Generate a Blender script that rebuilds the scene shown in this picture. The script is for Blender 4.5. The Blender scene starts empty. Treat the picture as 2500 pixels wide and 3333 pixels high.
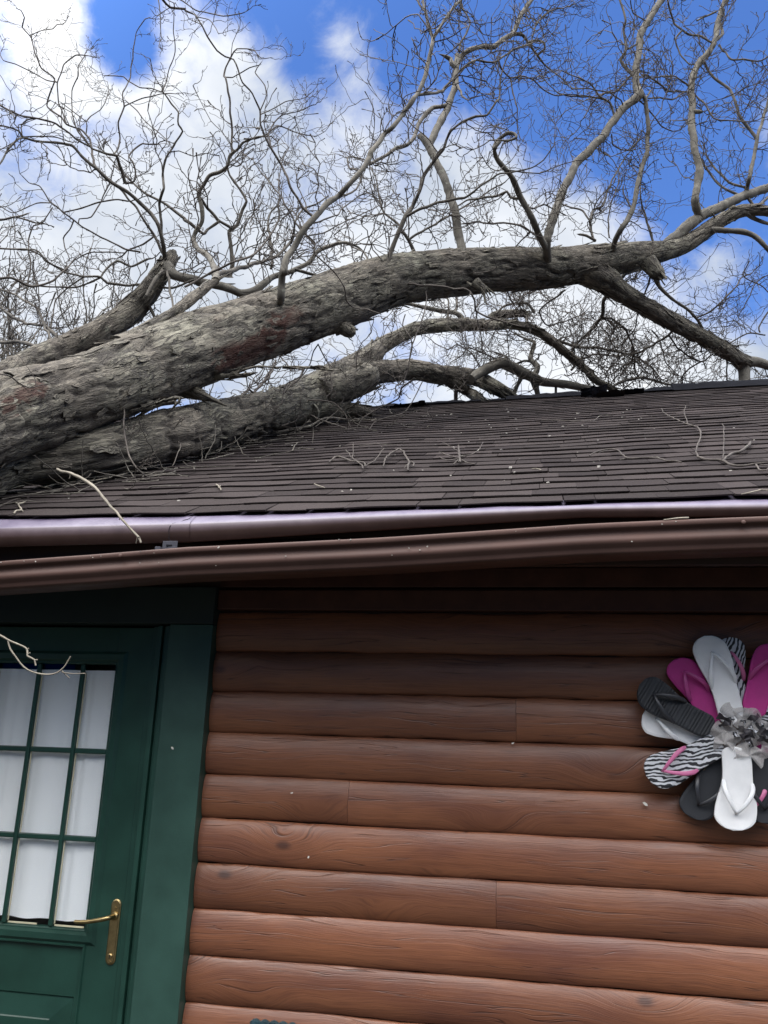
import bpy, math, random
import numpy as np
from mathutils import Vector, Matrix
R = math.radians
random.seed(7)
rng = np.random.default_rng(11)
scene = bpy.context.scene
COL = scene.collection

# ------------------------------------------------------------------ camera
F_PX, YAW, PITCH, ROLL = 2816.4, -0.194266, 0.274312, 0.036625
EYE = np.array([0.0, 0.0, 1.6])
cy, sy, cp, sp = math.cos(YAW), math.sin(YAW), math.cos(PITCH), math.sin(PITCH)
FW = np.array([sy * cp, cy * cp, sp])
_r = np.array([cy, -sy, 0.0])
_u = np.cross(_r, FW)
RT = math.cos(ROLL) * _r + math.sin(ROLL) * _u
UP = -math.sin(ROLL) * _r + math.cos(ROLL) * _u
cam = bpy.data.cameras.new("camera")
cam.lens = F_PX / 3333.0 * 36.0
cam.sensor_width = 36.0
cam.sensor_fit = 'AUTO'
cam.clip_start = 0.05
cam.clip_end = 3000.0
cam_o = bpy.data.objects.new("camera", cam)
COL.objects.link(cam_o)
M = Matrix.Identity(4)
for i in range(3):
    M[i][0], M[i][1], M[i][2], M[i][3] = RT[i], UP[i], -FW[i], EYE[i]
cam_o.matrix_world = M
scene.camera = cam_o


def ray(x, y):
    return FW + RT * ((x - 1250.0) / F_PX) - UP * ((y - 1666.5) / F_PX)


def at(x, y, Y):
    "world point seen at photo pixel (x, y) lying at depth Y from the camera"
    d = ray(x, y)
    return EYE + d * (Y / d[1])


def proj(P):
    d = np.asarray(P) - EYE
    w = d @ FW
    return 1250 + F_PX * (d @ RT) / w, 1666.5 - F_PX * (d @ UP) / w


# ------------------------------------------------------------------ light and sky
scene.view_settings.view_transform = 'Standard'
scene.view_settings.look = 'None'
scene.view_settings.gamma = 1.0
scene.view_settings.use_curve_mapping = False
scene.view_settings.exposure = 0.4
scene.cycles.use_denoising = True
SUN_EL, SUN_AZ = R(62), R(215)          # azimuth clockwise from +Y (ahead of the camera)
sun = bpy.data.lights.new("sun", 'SUN')
sun.energy = 1.1
sun.angle = R(24)
sun.color = (1.0, 0.96, 0.9)
sun_o = bpy.data.objects.new("sun", sun)
COL.objects.link(sun_o)
to_sun = Vector((math.sin(SUN_AZ) * math.cos(SUN_EL), math.cos(SUN_AZ) * math.cos(SUN_EL), math.sin(SUN_EL)))
sun_o.rotation_euler = to_sun.to_track_quat('Z', 'Y').to_euler()
sun_o.location = (0, -5, 12)

world = bpy.data.worlds.new("World")
scene.world = world
world.use_nodes = True
NT = world.node_tree
NT.nodes.clear()


class G:
    "small node-graph builder"

    def __init__(s, nt):
        s.nt = nt

    def n(s, typ, **kw):
        nd = s.nt.nodes.new(typ)
        for k, v in kw.items():
            if k.startswith('i_'):
                nd.inputs[k[2:].replace('_', ' ')].default_value = v
            else:
                setattr(nd, k, v)
        return nd

    def link(s, a, b):
        s.nt.links.new(a, b)

    def math(s, op, a, b=None, c=None, clamp=False):
        nd = s.nt.nodes.new('ShaderNodeMath')
        nd.operation = op
        nd.use_clamp = clamp
        for i, v in enumerate((a, b, c)):
            if v is None:
                continue
            if isinstance(v, (int, float)):
                nd.inputs[i].default_value = v
            else:
                s.link(v, nd.inputs[i])
        return nd.outputs[0]

    def vmath(s, op, a, b):
        nd = s.nt.nodes.new('ShaderNodeVectorMath')
        nd.operation = op
        for i, v in enumerate((a, b)):
            if isinstance(v, (tuple, list)):
                nd.inputs[i].default_value = v
            else:
                s.link(v, nd.inputs[i])
        return nd.outputs['Value'] if op in ('DOT_PRODUCT', 'LENGTH', 'DISTANCE') else nd.outputs[0]

    def noise(s, vec, scale, detail=4.0, rough=0.55, dist=0.0, dim='3D'):
        nd = s.nt.nodes.new('ShaderNodeTexNoise')
        nd.noise_dimensions = dim
        nd.inputs['Scale'].default_value = scale
        nd.inputs['Detail'].default_value = detail
        nd.inputs['Roughness'].default_value = rough
        nd.inputs['Distortion'].default_value = dist
        if vec is not None:
            s.link(vec, nd.inputs['Vector'])
        return nd.outputs[0]

    def mapr(s, v, a, b, c=0.0, d=1.0, smooth=False):
        nd = s.nt.nodes.new('ShaderNodeMapRange')
        nd.clamp = True
        if smooth:
            nd.interpolation_type = 'SMOOTHSTEP'
        s.link(v, nd.inputs[0])
        for i, q in enumerate((a, b, c, d)):
            nd.inputs[i + 1].default_value = q
        return nd.outputs[0]

    def mix(s, fac, a, b, mode='MIX'):
        nd = s.nt.nodes.new('ShaderNodeMix')
        nd.data_type = 'RGBA'
        nd.blend_type = mode
        for sock, v in ((nd.inputs[0], fac), (nd.inputs[6], a), (nd.inputs[7], b)):
            if isinstance(v, (int, float)):
                sock.default_value = v
            elif isinstance(v, (tuple, list)):
                sock.default_value = (*v[:3], 1.0)
            else:
                s.link(v, sock)
        return nd.outputs[2]

    def scalev(s, vec, sc):
        nd = s.nt.nodes.new('ShaderNodeMapping')
        nd.inputs['Scale'].default_value = sc
        s.link(vec, nd.inputs['Vector'])
        return nd.outputs[0]


g = G(NT)
tc = g.n('ShaderNodeTexCoord')
D = tc.outputs['Generated']
sky = g.n('ShaderNodeTexSky')
sky.sky_type = 'NISHITA'
sky.sun_disc = False
sky.sun_elevation = SUN_EL
sky.sun_rotation = SUN_AZ
sky.air_density = 1.0
sky.dust_density = 0.3
sky.ozone_density = 2.0
hs = g.n('ShaderNodeHueSaturation')
hs.inputs['Saturation'].default_value = 1.16
hs.inputs['Hue'].default_value = 0.508
hs.inputs['Value'].default_value = 1.12
g.link(sky.outputs[0], hs.inputs['Color'])
# cloud cover: soft masses in the directions where the photograph has them, broken up by noise
#  (photo x, photo y, angular radius in photo px, weight)
CLOUDS = [(-150,200,330,1.0),(80,330,260,.55),(-100,700,520,1.0),(250,560,330,.55),(690,250,190,.55),(570,80,110,.35),(560,540,330,.6),(900,520,230,.5),(1000,800,380,.75),(1380,640,300,.62),(1700,850,320,.7),(600,1050,500,.9),(1300,1150,500,.9),(1950,1120,300,.75),(2350,1350,300,.75),
(1130,170,110,.62),(2560,400,150,.95),(2540,640,110,.35),(2330,860,110,.40),(2460,960,120,-.2),(2520,1200,160,.3),(-900,700,700,1.0),(1980,720,150,.3),(800,340,120,.2),
(395,80,180,-.85),(330,230,110,-.5),(470,240,90,-.3),(2250,480,350,-.25)]
acc = None
for (x, y, rad, wgt) in CLOUDS:
    d = ray(x, y)
    d = d / np.linalg.norm(d)
    k = 2.2 / (rad / F_PX) ** 2
    dp = g.vmath('DOT_PRODUCT', D, tuple(float(q) for q in d))
    e = g.math('MULTIPLY', g.math('EXPONENT', g.math('MULTIPLY', g.math('SUBTRACT', dp, 1.0), k)), wgt)
    acc = e if acc is None else g.math('ADD', acc, e)
# broken cloud added for fill light over the unseen sky behind the camera
back = g.mapr(g.vmath('DOT_PRODUCT', D, (0.0, -1.0, 0.7)), -0.25, 0.30, 0.0, 1.1, True)
acc = g.math('MINIMUM', g.math('ADD', acc, back), 0.98)
n1 = g.noise(D, 5.0, 7.0, 0.56, 0.2)
n2 = g.noise(D, 15.0, 8.0, 0.64, 0.5)
nn = g.math('ADD', g.math('MULTIPLY', g.math('SUBTRACT', n1, 0.5), 1.5), g.math('MULTIPLY', g.math('SUBTRACT', n2, 0.5), 1.15))
cov = g.mapr(g.math('ADD', acc, nn), 0.30, 1.04, 0.0, 1.0, True)
shade = g.noise(D, 3.2, 5.0, 0.55, 0.1)
ccol = g.mix(g.mapr(shade, 0.36, 0.62), (0.38, 0.44, 0.54), (0.76, 0.785, 0.82))
skyc = g.mix(1.0, hs.outputs[0], (0.112, 0.134, 0.165), 'MULTIPLY')
# unseen sky behind camera: gain added high up as fill, dark wooded horizon low down
sz = g.n('ShaderNodeSeparateXYZ')
g.link(D, sz.inputs[0])
hi = g.mapr(sz.outputs[2], 0.24, 0.82, 0.02, 8.2, True)
bk = g.mapr(g.vmath('DOT_PRODUCT', D, (0.0, -1.0, 0.0)), -0.72, 0.10, 0.0, 1.0, True)
gain = g.math('ADD', g.math('MULTIPLY', bk, g.math('SUBTRACT', hi, 1.0)), 1.0)
gv = g.n('ShaderNodeCombineXYZ')
for q, tint in enumerate((1.10, 1.0, 0.86)):
    g.link(g.math('ADD', g.math('MULTIPLY', g.math('SUBTRACT', gain, 1.0), tint), 1.0), gv.inputs[q])
bg = g.n('ShaderNodeBackground')
g.link(g.mix(1.0, g.mix(cov, skyc, ccol), gv.outputs[0], 'MULTIPLY'), bg.inputs['Color'])
bg.inputs['Strength'].default_value = 1.0
wo = g.n('ShaderNodeOutputWorld')
g.link(bg.outputs[0], wo.inputs['Surface'])


# ------------------------------------------------------------------ object helpers
def empty(name, loc, label=None, cat=None, group=None):
    o = bpy.data.objects.new(name, None)
    COL.objects.link(o)
    o.location = loc
    o.empty_display_size = 0.1
    tag(o, label, cat, group)
    return o


def tag(o, label=None, cat=None, group=None, kind=None):
    if label:
        o['label'] = label
    if cat:
        o['category'] = cat
    if group:
        o['group'] = group
    if kind:
        o['kind'] = kind
    return o


class MB:
    "collects geometry and links it as one mesh object"

    def __init__(s):
        s.V, s.F, s.UV, s.A, s.n = [], [], [], [], 0

    def add(s, V, F, uv=None, att=None):
        V = np.asarray(V, float).reshape(-1, 3)
        s.V.append(V)
        off = s.n
        s.F.extend([tuple(i + off for i in f) for f in F])
        s.UV.append(np.zeros((len(V), 2)) if uv is None else np.asarray(uv, float).reshape(-1, 2))
        a = np.zeros(len(V))
        if att is not None:
            a[:] = att
        s.A.append(a)
        s.n += len(V)

    def addq(s, V, Q, uv=None, att=None):
        "vectorised quads: Q is an int array"
        s.add(V, [], uv, att)
        s.F.extend(map(tuple, (np.asarray(Q) + (s.n - len(V))).tolist()))

    def box(s, x0, x1, y0, y1, z0, z1, att=None):
        V = [(x, y, z) for z in (z0, z1) for y in (y0, y1) for x in (x0, x1)]
        s.add(V, [(0, 2, 3, 1), (4, 5, 7, 6), (0, 1, 5, 4), (2, 6, 7, 3), (0, 4, 6, 2), (1, 3, 7, 5)], att=att)

    def build(s, name, mat, parent=None, smooth=False, bevel=0.0):
        V = np.concatenate(s.V) if s.V else np.zeros((0, 3))
        me = bpy.data.meshes.new(name)
        if parent is not None and parent.type == 'EMPTY' and parent.parent is None:
            V = V - np.array(parent.location)
        elif parent is not None:
            q = parent
            while q.parent is not None:
                q = q.parent
            V = V - np.array(q.location)
        me.from_pydata(V.tolist(), [], s.F)
        uv = np.concatenate(s.UV)
        lay = me.uv_layers.new(name="UVMap")
        li = np.empty(len(me.loops), dtype=np.int32)
        me.loops.foreach_get('vertex_index', li)
        lay.data.foreach_set('uv', uv[li].astype(np.float32).ravel())
        at_ = me.attributes.new("tone", 'FLOAT', 'POINT')
        at_.data.foreach_set('value', np.concatenate(s.A).astype(np.float32))
        if smooth:
            me.polygons.foreach_set('use_smooth', [True] * len(me.polygons))
        me.materials.append(mat)
        me.validate()
        me.update()
        o = bpy.data.objects.new(name, me)
        COL.objects.link(o)
        if parent is not None:
            o.parent = parent
        if bevel:
            b = o.modifiers.new("bevel", 'BEVEL')
            b.width = bevel
            b.segments = 2
            b.limit_method = 'ANGLE'
        return o


def catmull(P, W, step, ten=.5):
    "resample a polyline with widths to an even, smooth curve"
    P = np.asarray(P, float)
    W = np.asarray(W, float)
    if len(P) == 2:
        P = np.vstack([P[0], P.mean(0), P[1]])
        W = np.array([W[0], W.mean(), W[1]])
    Q = np.vstack([2 * P[0] - P[1], P, 2 * P[-1] - P[-2]])
    out, wo_ = [], []
    for i in range(len(P) - 1):
        p0, p1, p2, p3 = Q[i:i + 4]
        n = max(1, int(np.linalg.norm(p2 - p1) / step))
        t = (np.arange(n) / n)[:, None]
        m1, m2 = (p2 - p0) * ten, (p3 - p1) * ten
        out.append((2 * t ** 3 - 3 * t ** 2 + 1) * p1 + (t ** 3 - 2 * t ** 2 + t) * m1 + (3 * t ** 2 - 2 * t ** 3) * p2 + (t ** 3 - t ** 2) * m2)
        wo_.append(W[i] + (W[i + 1] - W[i]) * t[:, 0])
    out.append(P[-1:])
    wo_.append(W[-1:])
    return np.vstack(out), np.concatenate(wo_)


def frames(P):
    T = np.gradient(P, axis=0)
    T /= np.linalg.norm(T, axis=1)[:, None] + 1e-12
    ref = np.array([0.0, -1.0, 0.0])
    N = np.empty_like(P)
    n = ref - T[0] * (ref @ T[0])
    if np.linalg.norm(n) < 1e-3:
        n = np.array([1.0, 0, 0]) - T[0] * T[0][0]
    n /= np.linalg.norm(n)
    for i in range(len(P)):
        n = n - T[i] * (n @ T[i])
        n /= np.linalg.norm(n) + 1e-12
        N[i] = n
    return T, N, np.cross(T, N)


def tube(P, rad, k, disp=None, cap=True):
    "returns V, Q, uv ; disp(theta, s, P, rad) -> radial offset"
    T, N, B = frames(P)
    s_ = np.concatenate([[0], np.cumsum(np.linalg.norm(np.diff(P, axis=0), axis=1))])
    th = np.arange(k + 1) / k * 2 * np.pi
    TH, SS = np.meshgrid(th, s_)
    RR = np.repeat(rad[:, None], k + 1, 1)
    if disp is not None:
        RR = RR + disp(TH, SS, RR)
    V = P[:, None, :] + RR[..., None] * (np.cos(TH)[..., None] * N[:, None, :] + np.sin(TH)[..., None] * B[:, None, :])
    n = len(P)
    a = (np.arange(n - 1)[:, None] * (k + 1) + np.arange(k)[None, :]).ravel()
    Q = np.stack([a, a + 1, a + k + 2, a + k + 1], 1)
    uv = np.stack([TH * rad.mean(), SS], -1).reshape(-1, 2)
    V = V.reshape(-1, 3)
    return V, Q, uv


# numpy value noise -----------------------------------------------------------
def _h(ix, iy, iz):
    v = (ix * 374761393 + iy * 668265263 + iz * 2147483647 + 144665) & 0xFFFFFFFF
    v = ((v ^ (v >> 13)) * 1274126177) & 0xFFFFFFFF
    v = v ^ (v >> 16)
    return (v & 0xFFFF) / 65535.0


def vnoise(x, y, z):
    x, y, z = np.broadcast_arrays(np.asarray(x, float), np.asarray(y, float), np.asarray(z, float))
    ix, iy, iz = (np.floor(q).astype(np.int64) for q in (x, y, z))
    fx, fy, fz = x - ix, y - iy, z - iz
    fx, fy, fz = (q * q * (3 - 2 * q) for q in (fx, fy, fz))
    r = 0
    for dx in (0, 1):
        for dy in (0, 1):
            for dz in (0, 1):
                r = r + _h(ix + dx, iy + dy, iz + dz) * (fx if dx else 1 - fx) * (fy if dy else 1 - fy) * (fz if dz else 1 - fz)
    return r * 2 - 1


def fbm(x, y, z, o=3):
    r, a, f = 0, 1.0, 1.0
    for i in range(o):
        r = r + a * vnoise(x * f + 17 * i, y * f, z * f)
        a *= .5
        f *= 2.1
    return r / 1.75


# ------------------------------------------------------------------ materials
def new_mat(name):
    m = bpy.data.materials.new(name)
    m.use_nodes = True
    b = m.node_tree.nodes['Principled BSDF']
    return m, G(m.node_tree), b


def bump(g, b, h, strength, dist):
    n = g.n('ShaderNodeBump')
    n.inputs['Strength'].default_value = strength
    n.inputs['Distance'].default_value = dist
    g.link(h, n.inputs['Height'])
    g.link(n.outputs[0], b.inputs['Normal'])


def attr(g, name="tone"):
    a = g.n('ShaderNodeAttribute')
    a.attribute_name = name
    return a.outputs['Fac']


def plain(name, col, rough=.5, var=.12, metal=0.0, bscale=60.0, bstr=.1, nscale=9.0, spec=.5):
    m, g, b = new_mat(name)
    tcn = g.n('ShaderNodeTexCoord').outputs['Object']
    n = g.noise(tcn, nscale, 5, .6)
    lo = tuple(c * (1 - var) for c in col)
    hi = tuple(min(1, c * (1 + var)) for c in col)
    g.link(g.mix(g.mapr(n, .3, .7), lo, hi), b.inputs['Base Color'])
    n2 = g.noise(tcn, bscale, 4, .6)
    g.link(g.mapr(n, .2, .8, rough * .85, min(1, rough * 1.15)), b.inputs['Roughness'])
    b.inputs['Metallic'].default_value = metal
    b.inputs['Specular IOR Level'].default_value = spec
    bump(g, b, n2, bstr, .004)
    return m


def mat_bark():
    m, g, b = new_mat("bark")
    uv = g.n('ShaderNodeUVMap').outputs[0]
    ob = g.n('ShaderNodeTexCoord').outputs['Object']
    big = g.noise(ob, 2.4, 4, .6)
    fib = g.noise(g.scalev(uv, (46, 5.0, 1)), 1.0, 6, .65, .6)
    fine = g.noise(g.scalev(uv, (150, 22, 1)), 1.0, 4, .6, .3)
    lich = g.noise(ob, 7.0, 6, .7)
    wrp = g.noise(ob, 6.0, 3, .6)
    cv = g.n('ShaderNodeCombineXYZ')
    g.link(g.math('MULTIPLY', g.math('SUBTRACT', wrp, .5), .08), cv.inputs[0])
    uvw = g.vmath('ADD', uv, cv.outputs[0])
    k1 = g.noise(g.scalev(uvw, (16, 2.9, 1)), 1.0, 4, .6)
    k2 = g.noise(g.scalev(uvw, (38, 7, 1)), 1.0, 3, .6)
    l1 = g.math('SUBTRACT', 1.0, g.mapr(g.math('ABSOLUTE', g.math('SUBTRACT', k1, .5)), .008, .048))
    l2 = g.math('SUBTRACT', 1.0, g.mapr(g.math('ABSOLUTE', g.math('SUBTRACT', k2, .5)), .004, .040))
    lines = g.math('MAXIMUM', g.math('MULTIPLY', l1, g.mapr(big, .35, .6, .5, 1.0)), g.math('MULTIPLY', l2, g.mapr(lich, .42, .6, .15, .8)))
    c = g.mix(g.mapr(fib, .30, .70), (0.098, 0.086, 0.071), (0.238, 0.210, 0.172))
    c = g.mix(g.mapr(big, .40, .72, 0, .6), c, (0.245, 0.245, 0.19))
    c = g.mix(g.mapr(lich, .60, .72, 0, .45), c, (0.36, 0.38, 0.30))
    c = g.mix(g.mapr(fine, .3, .5, .38, 0), c, (0.07, 0.062, 0.056))
    c = g.mix(g.math('MULTIPLY', lines, .88), c, (0.05, 0.045, 0.042))
    pl = g.noise(g.scalev(uvw, (11, 2.4, 1)), 1.0, 2, .45)
    plate = g.mapr(g.math('FRACT', g.math('MULTIPLY', pl, 6.0)), 0, 1, .70, 1.22)
    hv = g.n('ShaderNodeHueSaturation')
    g.link(plate, hv.inputs['Value'])
    g.link(c, hv.inputs['Color'])
    c = hv.outputs[0]
    t = attr(g)
    crack = g.mapr(t, -1.0, 0.0, 1.0, 0.0)
    c = g.mix(g.math('MULTIPLY', crack, .85), c, (0.035, 0.03, 0.028))
    red = g.mapr(t, 0.02, 1.0)
    redn = g.math('MULTIPLY', red, g.mapr(fib, .15, .6, .45, 1.0))
    c = g.mix(redn, c, (0.060, 0.024, 0.018))
    g.link(c, b.inputs['Base Color'])
    b.inputs['Roughness'].default_value = .9
    b.inputs['Specular IOR Level'].default_value = .25
    h = g.math('ADD', g.math('MULTIPLY', fib, .8), g.math('MULTIPLY', fine, .35))
    h = g.math('SUBTRACT', h, g.math('MULTIPLY', lines, .8))
    bump(g, b, h, .9, .014)
    return m


def mat_branch(name, lo, hi, fs=(60, 18, 1)):
    m, g, b = new_mat(name)
    ob = g.n('ShaderNodeTexCoord').outputs['Object']
    uv = g.n('ShaderNodeUVMap').outputs[0]
    n = g.noise(ob, 9.0, 5, .65)
    f = g.noise(g.scalev(uv, fs), 1.0, 5, .6, .4)
    c = g.mix(g.mapr(n, .32, .68), lo, hi)
    c = g.mix(g.mapr(f, .3, .5, .5, 0), c, tuple(q * .45 for q in lo))
    l2 = g.noise(ob, 30.0, 3, .6)
    c = g.mix(g.mapr(l2, .62, .7, 0, .35), c, (0.34, 0.35, 0.28))
    g.link(c, b.inputs['Base Color'])
    b.inputs['Roughness'].default_value = .85
    b.inputs['Specular IOR Level'].default_value = .3
    bump(g, b, f, .5, .004)
    return m


MAT = {}
MAT['bark'] = mat_bark()
MAT['limb'] = mat_branch("limb_bark", (0.080, 0.073, 0.063), (0.165, 0.152, 0.128))
MAT['branch'] = mat_branch("branch_bark", (0.056, 0.050, 0.044), (0.130, 0.116, 0.098))
MAT['twig'] = mat_branch("twig_bark", (0.052, 0.044, 0.040), (0.110, 0.094, 0.082))
MAT['pale'] = mat_branch("pale_dead_wood", (0.13, 0.115, 0.092), (0.27, 0.24, 0.195))
MAT['split'] = mat_branch("weathered_split_wood", (0.115, 0.106, 0.096), (0.225, 0.21, 0.19), (150, 3.0, 1))

# ================================================================== the cabin
E0 = 1.6                      # eye height; heights below are measured from the eye
X0, X1 = -4.3, 4.4            # the cabin's ends


def mat_log():
    m, g, b = new_mat("stained_log_siding")
    ob = g.n('ShaderNodeTexCoord').outputs['Object']
    t = attr(g)
    cmb = g.n('ShaderNodeCombineXYZ')
    g.link(g.math('MULTIPLY', t, 7.31), cmb.inputs[0])
    g.link(g.math('MULTIPLY', t, 3.77), cmb.inputs[2])
    co = g.vmath('ADD', ob, cmb.outputs[0])
    warp = g.noise(g.scalev(co, (1.6, 1, 5)), 1.0, 3, .5)
    sv = g.n('ShaderNodeCombineXYZ')
    g.link(g.math('MULTIPLY', g.math('SUBTRACT', warp, .5), .09), sv.inputs[2])
    co2 = g.vmath('ADD', co, sv.outputs[0])
    # knots: sparse cells, rings round them
    vor = g.n('ShaderNodeTexVoronoi')
    vor.voronoi_dimensions = '2D'
    sep = g.n('ShaderNodeSeparateXYZ')
    g.link(co, sep.inputs[0])
    c2 = g.n('ShaderNodeCombineXYZ')
    g.link(g.math('MULTIPLY', sep.outputs[0], .55), c2.inputs[0])
    g.link(g.math('MULTIPLY', sep.outputs[2], 1.0), c2.inputs[1])
    g.link(c2.outputs[0], vor.inputs['Vector'])
    vor.inputs['Scale'].default_value = 2.3
    kd = vor.outputs['Distance']
    knot = g.math('MULTIPLY', g.mapr(kd, .012, .050, 1.0, 0.0, True), g.mapr(g.noise(co, 2.2, 1, .5), .44, .52))
    pull = g.math('MULTIPLY', g.mapr(kd, .0, .28, 1.0, 0.0, True), .06)
    sv2 = g.n('ShaderNodeCombineXYZ')
    g.link(pull, sv2.inputs[2])
    co3 = g.vmath('ADD', co2, sv2.outputs[0])
    grain = g.noise(g.scalev(co3, (2.2, 2, 75)), 1.0, 5, .62, .25)
    fine = g.noise(g.scalev(co3, (9, 2, 330)), 1.0, 3, .6)
    patch = g.noise(g.scalev(co, (1.5, 1, 6)), 1.0, 4, .55)
    check = g.noise(g.scalev(co3, (1.1, 1, 42)), 1.0, 2, .4)
    c = g.mix(g.mapr(grain, .25, .75), (0.145, 0.051, 0.026), (0.228, 0.092, 0.048))
    c = g.mix(g.mapr(patch, .46, .66, 0, .7), c, (0.270, 0.106, 0.050))
    c = g.mix(g.mapr(patch, .46, .30, 0, .65), c, (0.105, 0.038, 0.028))
    c = g.mix(g.mapr(fine, .32, .5, .55, 0), c, (0.09, 0.034, 0.022))
    ck = g.math('SUBTRACT', 1.0, g.mapr(g.math('ABSOLUTE', g.math('SUBTRACT', check, .57)), 0.0, .011))
    c = g.mix(g.math('MULTIPLY', ck, .65), c, (0.035, 0.016, 0.012))
    c = g.mix(g.math('MULTIPLY', knot, .75), c, (0.045, 0.020, 0.016))
    tn = g.mapr(g.math('FRACT', g.math('MULTIPLY', t, 5.13)), 0, 1, .80, 1.16)
    hv = g.n('ShaderNodeHueSaturation')
    g.link(tn, hv.inputs['Value'])
    g.link(c, hv.inputs['Color'])
    g.link(hv.outputs[0], b.inputs['Base Color'])
    g.link(g.math('ADD', g.mapr(grain, .2, .8, .36, .22), g.mapr(g.noise(g.scalev(co, (2.5, 1, 9)), 1.0, 5, .65), .3, .7, .0, .22)), b.inputs['Roughness'])
    b.inputs['Specular IOR Level'].default_value = .50
    h = g.math('ADD', g.math('MULTIPLY', grain, .7), g.math('MULTIPLY', fine, .4))
    h = g.math('SUBTRACT', h, g.math('MULTIPLY', ck, .7))
    bump(g, b, h, .35, .005)
    return m


def mat_shingle():
    m, g, b = new_mat("asphalt_shingle")
    ob = g.n('ShaderNodeTexCoord').outputs['Object']
    t = attr(g)
    gran = g.noise(ob, 420, 2, .8)
    spk = g.noise(ob, 190, 2, .8)
    blot = g.noise(ob, 3.0, 4, .6)
    c = g.mix(g.mapr(t, 0, 1), (0.023, 0.0178, 0.0180), (0.054, 0.0435, 0.0425))
    c = g.mix(g.mapr(blot, .4, .7, 0, .5), c, (0.036, 0.030, 0.028))
    c = g.mix(g.mapr(gran, .35, .65, .0, .45), c, (0.014, 0.012, 0.012))
    c = g.mix(g.mapr(spk, .62, .75, 0, .7), c, (0.13, 0.115, 0.105))
    g.link(c, b.inputs['Base Color'])
    b.inputs['Roughness'].default_value = .95
    b.inputs['Specular IOR Level'].default_value = .10
    bump(g, b, gran, .6, .003)
    return m


MAT['log'] = mat_log()
MAT['shingle'] = mat_shingle()
MAT['felt'] = plain("black_underlayment", (0.012, 0.0125, 0.016), .95, .3, spec=.04)
MAT['gutter'] = plain("brown_painted_aluminium", (0.082, 0.046, 0.038), .55, .14, 0.0, 90, .04, 5, .22)
m, g_, b_ = new_mat("sky_sheen_edge_metal")
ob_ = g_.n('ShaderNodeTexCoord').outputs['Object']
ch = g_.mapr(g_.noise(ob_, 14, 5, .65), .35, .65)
sky_sheen = g_.mix(ch, (0.098, 0.080, 0.128), (0.142, 0.120, 0.172))  # pale lavender paints the sky's reflection on the upward-facing metal
g_.link(g_.mix(attr(g_), g_.mix(ch, (0.070, 0.042, 0.036), (0.09, 0.055, 0.048)), sky_sheen), b_.inputs['Base Color'])
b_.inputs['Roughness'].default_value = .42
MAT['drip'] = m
MAT['dark'] = plain("dark_brown_trim", (0.035, 0.018, 0.014), .6, .2)
MAT['green'] = plain("green_door_paint", (0.013, 0.050, 0.036), .38, .22, 0, 140, .07, 6, .5)
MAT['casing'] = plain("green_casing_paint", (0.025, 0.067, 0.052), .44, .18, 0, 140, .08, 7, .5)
MAT['frieze'] = plain("eave_shade_frieze", (0.060, 0.024, 0.017), .5, .25, 0, 60, .1, 12, .3)  # base colour darkened to paint in the shade under the eave
MAT['headgreen'] = plain("eave_shade_head_green", (0.010, 0.022, 0.022), .6, .2)  # casing green darkened, eave shade put into the colour
MAT['cream'] = plain("cream_glazing_putty", (0.60, 0.55, 0.38), .6, .15)
MAT['brass'] = plain("aged_brass", (0.40, 0.30, 0.145), .36, .25, 1.0, 150, .08, 40)
MAT['steel'] = plain("dull_zinc", (0.05, 0.05, 0.062), .7, .2, 0.0, spec=.15)
MAT['interior'] = plain("interior_board", (0.05, 0.045, 0.04), .8, .2)

cabin = empty("log_cabin", (0, 3.15, 0), "brown log sided cabin with green door, sagging gutter and shingle roof under the fallen tree", "cabin")

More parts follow.
